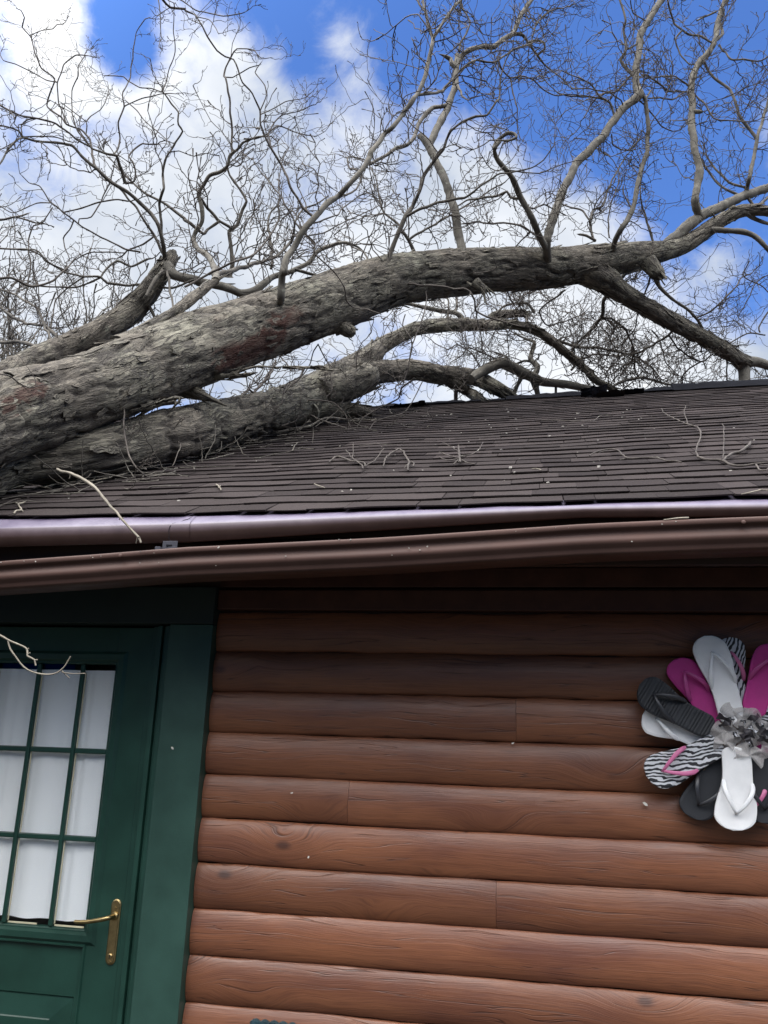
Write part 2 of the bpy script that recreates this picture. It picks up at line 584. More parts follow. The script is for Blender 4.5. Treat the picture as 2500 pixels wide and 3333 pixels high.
# ---- log siding
mb = MB()
JOINTS = {3: [-0.12, 2.6], 5: [-0.707, 1.9], 7: [-0.189, 2.9], 9: [1.7], 2: [1.55], 4: [2.2], 6: [1.2], 8: [2.3], 10: [.9], 11: [2.0], 1: [2.9]}
prof_t = np.concatenate([[0.0, .02, .05, .09, .14], np.linspace(.2, .8, 9), [.86, .91, .95, .98, 1.0]])
for k in range(1, 15):
    zt, zb = E0 + .662 - .15 * k, E0 + .662 - .15 * (k + 1)
    if zt < 0:
        break
    spans = []
    for (a, bnd) in ((-1.2505, X1), (X0, -2.74)):
        xs = [a] + [j for j in JOINTS.get(k, []) if a < j < bnd] + [bnd]
        spans += [(xs[i], xs[i + 1]) for i in range(len(xs) - 1)]
    for (xa, xb) in spans:
        tone = random.random()
        ins = .0005
        nx = max(2, int((xb - xa) / .05))
        xs = np.linspace(xa + ins, xb - ins, nx + 1)
        gap = .0004
        V = []
        for i, x in enumerate(xs):
            edge = .0022 if i in (0, nx) else 0.0
            wob = .0015 * math.sin(x * 2.3 + k) + .0016 * float(vnoise(x * 6, k * 3.1, 0))
            lip = .0022 * float(vnoise(x * 14, k * 5.7, 3.0)) + .0012 * float(vnoise(x * 45, k * 5.7, 9.0))
            for t in prof_t:
                bul = .0215 * (1 - abs(2 * t - 1) ** 2.1) ** .74
                z = zt - gap + (zb - zt + 2 * gap) * t + wob
                if t > .97 or t < .03:
                    z += lip
                V.append((x, 3.147 - bul * (1 - edge / .0215) + (.003 if t in (0.0, 1.0) else 0), z))
        m_ = len(prof_t)
        V = np.array(V)
        a = (np.arange(nx)[:, None] * m_ + np.arange(m_ - 1)[None, :]).ravel()
        Q = np.stack([a, a + 1, a + m_ + 1, a + m_], 1)
        mb.addq(V, Q, att=tone)
        # end caps close a board towards its neighbour
        for i in (0, nx):
            ring = V[i * m_:(i + 1) * m_]
            bk = ring.copy()
            bk[:, 1] = 3.165
            mb.addq(np.vstack([ring, bk]), np.stack([np.arange(m_ - 1), np.arange(m_ - 1) + m_, np.arange(m_ - 1) + m_ + 1, np.arange(m_ - 1) + 1], 1), att=tone)
wall = mb.build("log_wall", MAT['log'], cabin, smooth=True)
mb = MB()
mb.box(-1.2505, X1, 3.166, 3.30, 0, E0 + .93)
mb.box(X0, -2.74, 3.166, 3.30, 0, E0 + .93)
mb.box(-2.74, -1.2505, 3.166, 3.30, E0 + .46, E0 + .93)
mb.build("wall_sheathing", MAT['dark'], cabin)
for (za, zb, yf) in ((.516, .592, 3.112), (.604, .676, 3.122), (.684, .86, 3.13)):
    mb = MB()
    mb.box(-1.2505, X1, yf, 3.165, E0 + za, E0 + zb)
    mb.build("frieze_board", MAT['frieze'], cabin, bevel=.004)
mb = MB()
for xs in (X0 + .02, X1 - .14):
    mb.box(xs, xs + .12, 3.301, 10.5, 0, E0 + .93)
    V = [(xs, 3.3, E0 + .931), (xs, 10.5, E0 + .931), (xs, 6.9, E0 + 2.78), (xs + .12, 3.3, E0 + .931), (xs + .12, 10.5, E0 + .931), (xs + .12, 6.9, E0 + 2.78)]
    mb.add(V, [(0, 1, 2), (3, 5, 4), (0, 2, 5, 3), (1, 4, 5, 2), (0, 3, 4, 1)])
mb.box(X0 + .02, X1 - .02, 10.501, 10.62, 0, E0 + .8)
mb.build("gable_wall", MAT['log'], cabin)

# ---- roof
PITCH_RUN = 4.2


def zE(x):
    return E0 + .777 + .0135 * np.maximum(0, np.asarray(x, float) + 1.2)


def zR(x):
    return E0 + 2.958 + .0175 * np.clip(x, -3, 4)


def roofp(x, v, h=0.0):
    "point on the roof: v = 0 at the eave, 1 at the ridge; h = height off the deck"
    x = np.asarray(x, float)
    v = np.asarray(v, float)
    z = zE(x) * (1 - v) + zR(x) * v
    z = z + (.010 * vnoise(x * .9 + 3, v * 2.6, 0) + .005 * vnoise(x * 2.3, v * 6.0, 5)) * np.sin(np.clip(v, 0, 1) * np.pi) ** .5
    z = z - .012 * np.sin(np.clip(v, 0, 1) * np.pi)
    return np.stack(np.broadcast_arrays(x, 2.7 + 4.2 * v - .45 * h, z + .9 * h), -1)


NC = 35
mb = MB()
rr = random.Random(5)
for k in range(NC):
    x = X0 - .1 - rr.random() * .3
    v0, v1 = k / NC, (k + 1.22) / NC
    while x < X1 + .15:
        w = rr.choice((.09, .13, .17, .22, .30, .38)) * rr.uniform(.85, 1.2)
        thick = rr.random() < .55
        dv = (rr.uniform(-.04, .04) + (0 if thick else .07)) / NC
        top = (.0080 if thick else .0055) + rr.uniform(0, .0025)
        tone = min(1, max(0, rr.gauss(.5, .40)))
        nx = max(1, int(w / .06))
        xs = np.linspace(x, x + w - rr.choice((0.0, .002, .0035)), nx + 1)
        sk = 0
        V = []
        for (vv, hh) in ((v0 + dv + .10 / NC, .0006), (v0 + dv + .012 / NC, top * .40), (v0 + dv, top * .55), (v0 + dv, top), (v0 + dv + .3 / NC, top * .76), (v1, .001)):
            V.append(roofp(xs + sk * (vv - v0) * NC * .4, vv + .0035 * vnoise(xs * 7, k * 3.7, 1), hh + .0016 * vnoise(xs * 5, k * 2.1, 7)))
        V = np.concatenate(V)
        n = nx + 1
        a = (np.arange(5)[:, None] * n + np.arange(nx)[None, :]).ravel()
        mb.addq(V, np.stack([a, a + 1, a + n + 1, a + n], 1), att=tone)
        mb.add([V[n], V[2 * n], V[3 * n], V[4 * n], V[5 * n], V[0]], [(0, 1, 2, 3, 4, 5)], att=tone)
        e = nx
        mb.add([V[n + e], V[2 * n + e], V[3 * n + e], V[4 * n + e], V[5 * n + e], V[e]], [(5, 4, 3, 2, 1, 0)], att=tone)
        x += w
roof = mb.build("shingle_roof", MAT['shingle'], cabin)
# deck under the shingles and the far slope
mb = MB()
xs = np.linspace(X0 - .1, X1 + .1, 40)
rows = [roofp(xs, v, -.012) for v in np.linspace(0, 1, 12)]
back = roofp(xs, np.ones_like(xs), -.012)
b2 = back.copy(); b2[:, 1] += 4.2; b2[:, 2] -= 2.15
low = [r_ - np.array([0, 0, .09]) for r_ in rows[::-1]]
allr = rows + [b2, b2 - np.array([0, 0, .1])] + low
V = np.concatenate(allr)
n = len(xs)
a = (np.arange(len(allr) - 1)[:, None] * n + np.arange(n - 1)[None, :]).ravel()
mb.addq(V, np.stack([a, a + 1, a + n + 1, a + n], 1), att=.3)
mb.build("roof_deck", MAT['dark'], cabin)
# torn ridge: strips of black underlayment and bent cap shingles


def ridge_strip(x0, x1, zl, zh, fwd, mat, jag=.01, name="ridge_cap"):
    mb = MB()
    n = max(4, int((x1 - x0) / .04))
    xs = np.linspace(x0, x1, n + 1)
    base = roofp(xs, np.ones_like(xs), 0)
    rows = []
    up = zh + jag * vnoise(xs * 9, zl * 50, 2) + .5 * jag * vnoise(xs * 27, 1, 2)
    for (dy, z) in ((-fwd, zl + 0 * xs), (-fwd * .55, zl + (up - zl) * .62), (-.012, up), (.012, up), (fwd * .6, zl + (up - zl) * .5), (fwd, zl - .03 + 0 * xs)):
        q = base.copy()
        q[:, 1] += dy + .006 * vnoise(xs * 8, dy * 40, 4)
        q[:, 2] += z
        rows.append(q)
    V = np.concatenate(rows)
    m = n + 1
    a = (np.arange(5)[:, None] * m + np.arange(n)[None, :]).ravel()
    mb.addq(V, np.stack([a, a + 1, a + m + 1, a + m], 1), att=.25)
    mb.add(V[[i * m for i in range(6)]], [(0, 1, 2, 3, 4, 5)], att=.2)
    mb.add(V[[i * m + n for i in range(6)]], [(5, 4, 3, 2, 1, 0)], att=.2)
    return mb.build(name, mat, roof)


ridge_strip(-1.25, -.34, -.03, .020, .09, MAT['felt'], .014)
ridge_strip(-.33, .30, -.03, .036, .09, MAT['felt'], .010)
ridge_strip(.70, 1.02, -.03, .030, .10, MAT['felt'], .012)
ridge_strip(1.02, X1, -.035, .058, .10, MAT['felt'], .008)
ridge_strip(X0, -1.26, -.03, .02, .09, MAT['felt'], .012)
# curled, torn flaps standing up on the ridge


def flap(px, py, w, h, lean, roll, mat, Y=6.84):
    c = at(px, py, Y)
    n = 6
    mb = MB()
    V = []
    for j in range(n + 1):
        t = j / n
        for i in range(n + 1):
            s = i / n - .5
            q = np.array([s * w, 0, 0]) + np.array([0, lean * t - .25 * h * math.sin(t * 2.2), h * t * (1 - .25 * abs(s))])
            q[2] += s * w * roll + .012 * float(vnoise(s * 7 + px, t * 4, 0))
            q[1] += .012 * float(vnoise(s * 6, t * 5 + px, 4))
            V.append(c + q)
    V = np.array(V)
    m = n + 1
    a = (np.arange(n)[:, None] * m + np.arange(n)[None, :]).ravel()
    Q = np.stack([a, a + 1, a + m + 1, a + m], 1)
    mb.addq(V, Q, att=.2)
    mb.addq(V + np.array([0, .006, .001]), Q[:, ::-1], att=.2)
    return mb.build("torn_flap", mat, roof)


flap(1931, 1292, .20, .062, -.06, .10, MAT['felt'], 6.78)
flap(1916, 1290, .08, .055, .03, -.5, MAT['felt'], 6.76)
flap(1950, 1290, .12, .045, -.10, .3, MAT['steel'], 6.74)
flap(2018, 1291, .22, .020, -.08, .12, MAT['felt'], 6.80)
flap(2062, 1287, .16, .035, -.05, .05, MAT['felt'], 6.80)
flap(1985, 1300, .22, .020, -.12, .02, MAT['shingle'], 6.72)
flap(1290, 1334, .10, .026, -.05, .3, MAT['felt'], 6.75)
flap(1262, 1336, .10, .035, .02, -.5, MAT['felt'], 6.72)
flap(1330, 1329, .16, .016, -.06, .0, MAT['felt'], 6.78)
flap(1360, 1326, .14, .016, -.06, .3, MAT['shingle'], 6.76)

# ---- eave: drip edge, fascia, soffit, gutter


def extrude(mb, xs, prof, att=0.0):
    "prof(x) -> list of (Y, z)"
    rows = [np.array([(x, y, z) for (y, z) in prof(x)]) for x in xs]
    m = len(rows[0])
    V = np.concatenate(rows)
    a = (np.arange(len(xs) - 1)[:, None] * m + np.arange(m - 1)[None, :]).ravel()
    mb.addq(V, np.stack([a, a + m, a + m + 1, a + 1], 1), att=att)
    return V, m


def drip_prof(off):
    kx = [-4.5, -1.9, -1.2, .11, .65, 4.6]
    za = [.728, .728, .735, .769, .768, .775]
    zb = [.690, .692, .704, .756, .752, .758]
    zc = [.660, .665, .674, .741, .736, .742]

    def f(x):
        e = float(zE(x)) - .006
        a, b_, c = (E0 + float(np.interp(x, kx, q)) for q in (za, zb, zc))
        o = off
        return [(2.80, e + .046), (2.712 - o, e + .002), (2.700 - o, e - .003), (2.668 - o, a + .008), (2.660 - o, a), (2.657 - o, a - .006), (2.656 - o, b_ + .003), (2.659 - o, b_ - .003), (2.668 - o, c), (2.676, c - .003), (2.70, c + .004)]
    return f


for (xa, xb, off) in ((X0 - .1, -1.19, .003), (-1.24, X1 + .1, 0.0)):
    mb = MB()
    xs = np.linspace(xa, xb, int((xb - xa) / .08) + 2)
    extrude(mb, xs, drip_prof(off), np.tile([1, 1, 1, 1, 1, .45, .15, 0, 0, 0, 0], len(xs)))  # tone places the painted sky sheen on the upper rows
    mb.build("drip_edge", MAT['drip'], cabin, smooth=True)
mb = MB()
mb.box(X0 - .1, X1 + .1, 2.735, 2.765, E0 + .60, E0 + .772)
mb.build("fascia", MAT['dark'], cabin)
mb = MB()
V = [(X0, 2.766, E0 + .66), (X1, 2.766, E0 + .66), (X1, 3.2, E0 + .90), (X0, 3.2, E0 + .90)]
mb.add(V, [(0, 1, 2, 3)])
mb.add([(x, y, z - .02) for x, y, z in V], [(3, 2, 1, 0)])
mb.build("soffit", MAT['dark'], cabin)

GX = [-4.6, -2.4, -1.83, -1.49, -1.167, -.505, .106, .628, 1.6, 4.6]
GZ = [.40, .545, .588, .608, .631, .659, .692, .707, .728, .75]


def gz(x):
    return E0 + float(np.interp(x, GX, GZ))


GPROF = [(.004, -.012), (.006, -.003), (.002, .0), (-.003, -.001), (-.005, -.005), (-.005, -.015), (-.002, -.019), (.005, -.022), (.010, -.028), (.010, -.034),
         (.005, -.042), (.001, -.050), (.001, -.058), (.005, -.065), (.013, -.072), (.017, -.078), (.017, -.085), (.022, -.091), (.034, -.095), (.105, -.096), (.11, -.092), (.112, -.005)]
mb = MB()
xs = np.linspace(X0 - .1, X1 + .1, 130)
extrude(mb, xs, lambda x: [(2.58 + a, gz(x) + b_ + .0015 * math.sin(x * 3.1)) for a, b_ in GPROF])
gut = mb.build("gutter", MAT['gutter'], cabin, smooth=True)
# hanger bracket with its slotted tongue, and the screws in the lip
hb = at(553, 1772, 2.60)
mb = MB()
mb.box(hb[0] - .026, hb[0] + .026, 2.60, 2.604, hb[2] - .022, hb[2] + .012)
mb.box(hb[0] - .045, hb[0] - .026, 2.585, 2.602, hb[2] - .022, hb[2] - .010)
mb.box(hb[0] + .002, hb[0] + .030, 2.583, 2.599, hb[2] - .026, hb[2] - .012)
mb.build("gutter_hanger", MAT['steel'], gut, bevel=.0015)
mb = MB()
mb.box(hb[0] - .012, hb[0] + .008, 2.5975, 2.5995, hb[2] - .006, hb[2] - .001)
mb.build("hanger_slot", MAT['felt'], gut)


def lathe(mb, c, axis, prof, k=16, att=0.0):
    "prof: list of (radius, height along axis)"
    ax = np.array(axis, float)
    ax /= np.linalg.norm(ax)
    a = np.cross(ax, [0.3, .2, .9])
    a /= np.linalg.norm(a)
    b_ = np.cross(ax, a)
    V = []
    for (r_, h_) in prof:
        for i in range(k):
            th = i / k * 2 * math.pi
            V.append(np.asarray(c) + ax * h_ + r_ * (math.cos(th) * a + math.sin(th) * b_))
    F = []
    for j in range(len(prof) - 1):
        for i in range(k):
            F.append((j * k + i, j * k + (i + 1) % k, (j + 1) * k + (i + 1) % k, (j + 1) * k + i))
    F.append(tuple(range(k)))
    F.append(tuple((len(prof) - 1) * k + i for i in range(k))[::-1])
    mb.add(V, F, att=att)


for px, py in ((392, 1809), (2420, 1700)):
    c = at(px, py, 2.574)
    mb = MB()
    lathe(mb, c, (0, -1, .1), [(.0065, 0), (.0065, .002), (.005, .004), (.002, .005)], 12)
    mb.build("gutter_screw", MAT['gutter'], gut)

# ragged split in the edge metal by the hanger
P_ = []
for (x, y, Y_) in ((634, 1676, 2.696), (612, 1690, 2.680), (600, 1693, 2.676), (588, 1699, 2.668), (563, 1704, 2.661), (553, 1714, 2.6565), (549, 1728, 2.654), (551, 1745, 2.654), (549, 1752, 2.6535), (556, 1762, 2.655)):
    P_.append(at(x, y, Y_ - .0035))
V, Q, uv = tube(np.array(P_), np.array([.0006, .0009, .0014, .0009, .0012, .0012, .0008, .0009, .0012, .0008]), 6)
mb = MB()
mb.addq(V, Q, uv)
mb.build("metal_split", MAT['felt'], cabin)

# ---- door casing, jamb and door
mb = MB()
mb.box(-1.425, -1.252, 3.092, 3.166, 0, E0 + .455)
mb.build("door_casing", MAT['casing'], cabin, bevel=.003)
mb = MB()
mb.box(-2.74, -2.585, 3.092, 3.166, 0, E0 + .455)
mb.build("door_casing", MAT['casing'], cabin, bevel=.003)
mb = MB()
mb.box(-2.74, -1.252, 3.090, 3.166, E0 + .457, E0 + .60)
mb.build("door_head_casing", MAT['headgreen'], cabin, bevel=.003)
mb = MB()
mb.box(-2.74, -1.252, 3.128, 3.165, E0 + .602, E0 + .86)
mb.build("frieze_board", MAT['dark'], cabin)  # dark trim colour paints in the eave shade above the door
for s in (1, -1):
    mb = MB()

    def bx(a, b_, y0, y1):
        xa, xb = (a, b_) if s == 1 else (-4.01 - b_, -4.01 - a)
        mb.box(xa, xb, y0, y1, 0, E0 + .452)
    bx(-1.447, -1.4262, 3.110, 3.22)
    bx(-1.463, -1.4485, 3.128, 3.22)
    bx(-1.483, -1.4645, 3.114, 3.22)
    bx(-1.5135, -1.4845, 3.140, 3.22)
    mb.build("door_jamb", MAT['green'], cabin, bevel=.0025)
door = MB()
YF = 3.150
# stiles and rails
door.box(-1.660, -1.517, YF, 3.195, .02, E0 + .448)
door.box(-2.493, -2.312, YF, 3.195, .02, E0 + .448)
door.box(-2.312, -1.660, YF, 3.195, E0 + .306, E0 + .448)
door.box(-2.312, -1.660, YF, 3.195, E0 - .700, E0 - .642)
door.box(-2.312, -1.660, YF, 3.195, .02, .22)
dr = door.build("door", MAT['green'], cabin, bevel=.002)


def frame_bead(x0, x1, z0, z1, w, y, d, name, mat):
    "a mitred bevelled bead round an opening"
    mb = MB()
    P = []
    for (o, yy) in ((w, y), (w * .75, y - d), (w * .35, y - d * .9), (0.0, y + .010)):
        P.append([(x0 - o, yy, z0 - o), (x1 + o, yy, z0 - o), (x1 + o, yy, z1 + o), (x0 - o, yy, z1 + o)])
    V = [q for r_ in P for q in r_]
    F = [(j * 4 + i, j * 4 + (i + 1) % 4, (j + 1) * 4 + (i + 1) % 4, (j + 1) * 4 + i) for j in range(3) for i in range(4)]
    mb.add(V, F)
    return mb.build(name, mat, dr)


frame_bead(-2.310, -1.662, E0 - .640, E0 + .304, .050, YF - .0005, .011, "glass_bead", MAT['green'])
for (xa, xb) in ((-2.312, -1.660),):
    mb = MB()
    z0, z1 = .22, E0 - .700
    P = [(0.0, 3.160, 0.0), (.016, 3.1605, .160), (.020, 3.166, .166), (.095, 3.156, .235), (.099, 3.1535, .239)]
    V = [q for (o, y, dz) in P for q in ((xa + o, y, z0 + o), (xb - o, y, z0 + o), (xb - o, y, z1 - dz), (xa + o, y, z1 - dz))]
    F = [(j * 4 + i, j * 4 + (i + 1) % 4, (j + 1) * 4 + (i + 1) % 4, (j + 1) * 4 + i) for j in range(4) for i in range(4)] + [(16, 17, 18, 19)]
    mb.add(V, F)
    mb.build("raised_panel", MAT['green'], dr)
    frame_bead(xa, xb, z0, z1, .014, YF - .0005, .006, "panel_bead", MAT['green'])
# muntins (each bar on its own), cream putty line along them
COLX = [-1.800, -1.988, -2.176]
for x in COLX:
    mb = MB()
    mb.box(x - .0085, x + .0085, 3.1515, 3.166, E0 - .639, E0 + .303)
    mb.build("muntin", MAT['green'], dr, bevel=.004)
for z in (-.023, -.336):
    xs = [-2.3095] + [c for x in sorted(COLX) for c in (x - .0088, x + .0088)] + [-1.6625]
    for i in range(0, len(xs), 2):
        mb = MB()
        mb.box(xs[i], xs[i + 1], 3.1525, 3.166, E0 + z - .010, E0 + z + .010)
        mb.build("muntin", MAT['green'], dr, bevel=.004)
m, g_, b_ = new_mat("window_glass")
nt = m.node_tree
nt.nodes.remove(b_)
tr = g_.n('ShaderNodeBsdfTransparent')
tr.inputs[0].default_value = (.99, 1.0, 1.0, 1)
gl = g_.n('ShaderNodeBsdfGlossy')
gl.inputs['Roughness'].default_value = .015
fr = g_.n('ShaderNodeLayerWeight')
fr.inputs[0].default_value = .5
mx = g_.n('ShaderNodeMixShader')
obn = g_.n('ShaderNodeTexCoord').outputs['Object']
bn = g_.n('ShaderNodeBump')
bn.inputs['Strength'].default_value = .05
g_.link(g_.noise(obn, 5.0, 2, .5), bn.inputs['Height'])
g_.link(bn.outputs[0], gl.inputs['Normal'])
g_.link(g_.math('ADD', g_.math('MULTIPLY', g_.math('POWER', fr.outputs['Facing'], 5.0), .9), .04), mx.inputs[0])
g_.link(tr.outputs[0], mx.inputs[1])
g_.link(gl.outputs[0], mx.inputs[2])
g_.link(mx.outputs[0], nt.nodes['Material Output'].inputs['Surface'])
MAT['glass'] = m
xe = [-2.309] + [c for x in sorted(COLX) for c in (x - .008, x + .008)] + [-1.663]
ze = [-.639, -.345, -.327, -.032, -.014, .303]
for i in range(0, len(xe), 2):
    for j in range(0, len(ze), 2):
        mb = MB()
        mb.add([(xe[i], 3.168, E0 + ze[j]), (xe[i + 1], 3.168, E0 + ze[j]), (xe[i + 1], 3.168, E0 + ze[j + 1]), (xe[i], 3.168, E0 + ze[j + 1])], [(0, 1, 2, 3)])
        mb.build("glass_pane", MAT['glass'], dr)
mb = MB()
for x in COLX:
    mb.box(x + .009, x + .0125, 3.164, 3.1675, E0 - .630, E0 + .270)
for x in (xe[0], ) + tuple(xe[2::2]):
    w_ = .12
    mb.box(x + .004, x + w_, 3.1640, 3.1670, E0 - .6385, E0 - .633)
mb.build("putty_line", MAT['cream'], dr)
# gathered sheer curtain
m, g_, b_ = new_mat("sheer_curtain")
obn = g_.n('ShaderNodeTexCoord').outputs['Object']
wv = g_.noise(g_.scalev(obn, (300, 1, 300)), 1.0, 2, .5)
g_.link(g_.mix(g_.mapr(wv, .3, .7), (.84, .86, .88), (.93, .94, .94)), b_.inputs['Base Color'])
b_.inputs['Roughness'].default_value = .9
b_.inputs['Subsurface Weight'].default_value = 0
MAT['curtain'] = m
mb = MB()
xs = np.linspace(-2.335, -1.640, 180)
zs = np.linspace(-.622, .283, 24)
V = []
for z in zs:
    a = .0012 + .0010 * (z + .62)
    for x in xs:
        V.append((x, 3.186 + a * math.sin(x * 95 + 2 * math.sin(x * 21) + .6 * z) + .0022 * math.sin(x * 31 + 1), E0 + z + .0025 * math.sin(x * 40) * (1 if z < -.6 else 0)))
n = len(xs)
a = (np.arange(len(zs) - 1)[:, None] * n + np.arange(n - 1)[None, :]).ravel()
mb.addq(V, np.stack([a, a + 1, a + n + 1, a + n], 1))
mb.build("curtain", MAT['curtain'], dr, smooth=True)
mb = MB()
mb.add([(-2.6, 3.9, .05), (-1.3, 3.9, .05), (-1.3, 3.9, 2.4), (-2.6, 3.9, 2.4)], [(0, 1, 2, 3)])
mb.build("inner_screen", MAT['interior'], cabin)
# brass lever handle
hx, zc = -1.546, E0 - .638
mb = MB()
pts = []
for i in range(9):
    th = math.pi * i / 8
    pts.append((hx + .0185 * math.cos(th), E0 - .549 + .0185 * math.sin(th)))
for i in range(9):
    th = math.pi + math.pi * i / 8
    pts.append((hx + .0185 * math.cos(th), E0 - .727 + .0185 * math.sin(th)))
n = len(pts)
cxm, czm = hx, zc
V = []
for (sc, y) in ((1.0, 3.1495), (1.0, 3.1455), (.80, 3.1435), (.74, 3.1418)):
    for (x, z) in pts:
        V.append((cxm + (x - cxm) * sc, y, czm + (z - czm) * (1 - (1 - sc) * .17)))
F = [(j * n + i, j * n + (i + 1) % n, (j + 1) * n + (i + 1) % n, (j + 1) * n + i) for j in range(3) for i in range(n)] + [tuple(3 * n + i for i in range(n))]
mb.add(V, F)
mb.build("handle_plate", MAT['brass'], dr)
mb = MB()
P, W = catmull([(hx, 3.142, E0 - .586), (hx, 3.118, E0 - .586), (hx - .006, 3.104, E0 - .587), (hx - .030, 3.096, E0 - .593), (hx - .075, 3.095, E0 - .602), (hx - .118, 3.097, E0 - .606), (hx - .128, 3.098, E0 - .605)],
               [.0095, .0085, .0085, .0080, .0070, .0066, .0060], .004)
V, Q, uv = tube(P, W, 14)
mb.addq(V, Q, uv)
mb.add(V[-15:-1], [tuple(range(14))])
mb.build("lever", MAT['brass'], dr, smooth=True)
mb = MB()
lathe(mb, (hx, 3.142, E0 - .586), (0, -1, 0), [(.015, 0), (.014, .005), (.010, .009)], 18)
mb.build("handle_boss", MAT['brass'], dr)
mb = MB()
lathe(mb, (hx, 3.142, E0 - .716), (0, -1, 0), [(.0085, 0), (.0085, .003), (.006, .005)], 16)
mb.build("key_cylinder", MAT['brass'], dr)
mb = MB()
lathe(mb, (hx, 3.142, E0 - .560), (0, -1, 0), [(.005, 0), (.004, .002)], 12)
mb.build("handle_screw", MAT['brass'], dr)
mb = MB()
lathe(mb, (hx, 3.142, E0 - .735), (0, -1, 0), [(.005, 0), (.004, .002)], 12)
mb.build("handle_screw", MAT['brass'], dr)
mb = MB()
mb.box(hx - .0012, hx + .0012, 3.1364, 3.1372, E0 - .722, E0 - .711)
mb.build("keyhole", MAT['felt'], dr)

# ---- ground
gm, g_, b_ = new_mat("lawn_ground")
obn = g_.n('ShaderNodeTexCoord').outputs['Object']
c = g_.mix(g_.mapr(g_.noise(obn, .6, 6, .65), .35, .65), (0.009, 0.009, 0.005), (0.018, 0.015, 0.010))
c = g_.mix(g_.mapr(g_.noise(obn, 30, 4, .7), .4, .7, 0, .6), c, (0.026, 0.022, 0.016))
g_.link(c, b_.inputs['Base Color'])
b_.inputs['Roughness'].default_value = .95
mb = MB()
mb.add([(-600, -600, 0), (600, -600, 0), (600, 600, 0), (-600, 600, 0)], [(0, 1, 2, 3)])
tag(mb.build("ground", gm), "dormant winter lawn around the cabin", "ground", kind='structure')

# ================================================================== the fallen tree
# Courses of the limbs, read off the photograph tile by tile; every one is given its own distance and real thickness.
TILE = {'A': (0, 0), 'B': (600, 0), 'C': (1200, 0), 'D': (1860, 0), 'E': (0, 450), 'F': (600, 450), 'G': (1200, 450), 'H': (1860, 450),
        'I': (0, 850), 'J': (600, 850), 'K': (1200, 850), 'M': (1860, 850)}
TS = 1659 / 640.0
Z5 = (1700, 1200, 2.074)
Z6 = (0, 1500, 2.765)
Z7 = (700, 1200, 2.074)


def path(s):
    out, t = [], None
    for w in s.split():
        if w in TILE or w in ('P', 'X', 'Y', 'Z'):
            t = w
            continue
        x, y = map(float, w.split(','))
        if t == 'P':
            out.append((x, y))
        elif t in 'XYZ':
            q = {'X': Z5, 'Y': Z6, 'Z': Z7}[t]
            out.append((q[0] + x / q[2], q[1] + y / q[2]))
        else:
            out.append((TILE[t][0] + x / TS, TILE[t][1] + y / TS))
    return out


def roofY(px, py):
    "depth at which the sight line through a photo pixel meets the roof plane"
    d = ray(px, py)
    k, kx, Y = d[2] / d[1], d[0] / d[1], 4.0
    for _ in range(12):
        e, r_ = float(zE(kx * Y)) + .013, float(zR(kx * Y)) + .013
        sl = (r_ - e) / 4.2
        Y = min(6.9, (e - sl * 2.7 - E0) / (k - sl)) if k < sl - .005 else 6.9
    return Y


def ymain(x):
    return float(np.interp(x, [-300, 0, 300, 600, 950, 1250, 1600, 1937, 2200, 2600], [2.55, 2.95, 3.4, 3.95, 4.6, 5.2, 5.8, 6.4, 6.8, 7.3]))


def lay(pts, widths, Ys):
    "photo points + depths -> world points and radii"
    n = len(pts)
    s = np.concatenate([[0], np.cumsum([math.dist(pts[i], pts[i + 1]) for i in range(n - 1)])])
    s = s / s[-1]
    W = np.interp(s, np.linspace(0, 1, len(widths)), widths) if len(widths) != n else np.array(widths, float)
    Y = np.array(Ys, float) if len(Ys) == n and n > 2 else np.interp(s, np.linspace(0, 1, len(Ys)), Ys)
    P = np.array([at(x, y, Yq) for (x, y), Yq in zip(pts, Y)])
    dist = (P - EYE) @ FW
    return P, W * .5 * dist / F_PX


tree = empty("fallen_tree", (-6.5, 1.5, 0), "huge bare tree with shaggy grey bark fallen across the cabin roof", "tree")
STROKES = []          # (points, radius, strength) of red, bark-stripped scars
for pts, Yoff, rad, st in (([(700, 1185), (745, 1150), (790, 1135), (840, 1100), (880, 1065), (930, 1040), (955, 1028)], -.17, .085, 1.0),
                           ([(800, 1150), (850, 1120), (900, 1085)], -.17, .10, 1.0),
                           ([(760, 1200), (810, 1175)], -.13, .05, .9),
                           ([(-20, 1335), (40, 1325), (90, 1300), (128, 1280)], -.17, .055, .8),
                           ([(560, 1165), (640, 1140), (700, 1115)], -.18, .05, .35),
                           ([(700, 1050), (740, 1040)], -.18, .035, .35),
                           ([(1318, 885), (1350, 895)], -.17, .03, .4)):
    STROKES.append((np.array([at(x, y, ymain(x) + Yoff) for x, y in pts]), rad, st))


def stain(V):
    out = np.zeros(len(V))
    for P, rad, st in STROKES:
        Pd, _ = catmull(P, np.ones(len(P)), .02)
        d = np.full(len(V), 9.0)
        for q in Pd:
            d = np.minimum(d, np.linalg.norm(V - q, axis=1))
        wob = 1 + .55 * fbm(V[:, 0] * 14, V[:, 1] * 14, V[:, 2] * 14, 3)
        out = np.maximum(out, st * np.clip((rad * wob - d) / (rad * .45), 0, 1))
    return out


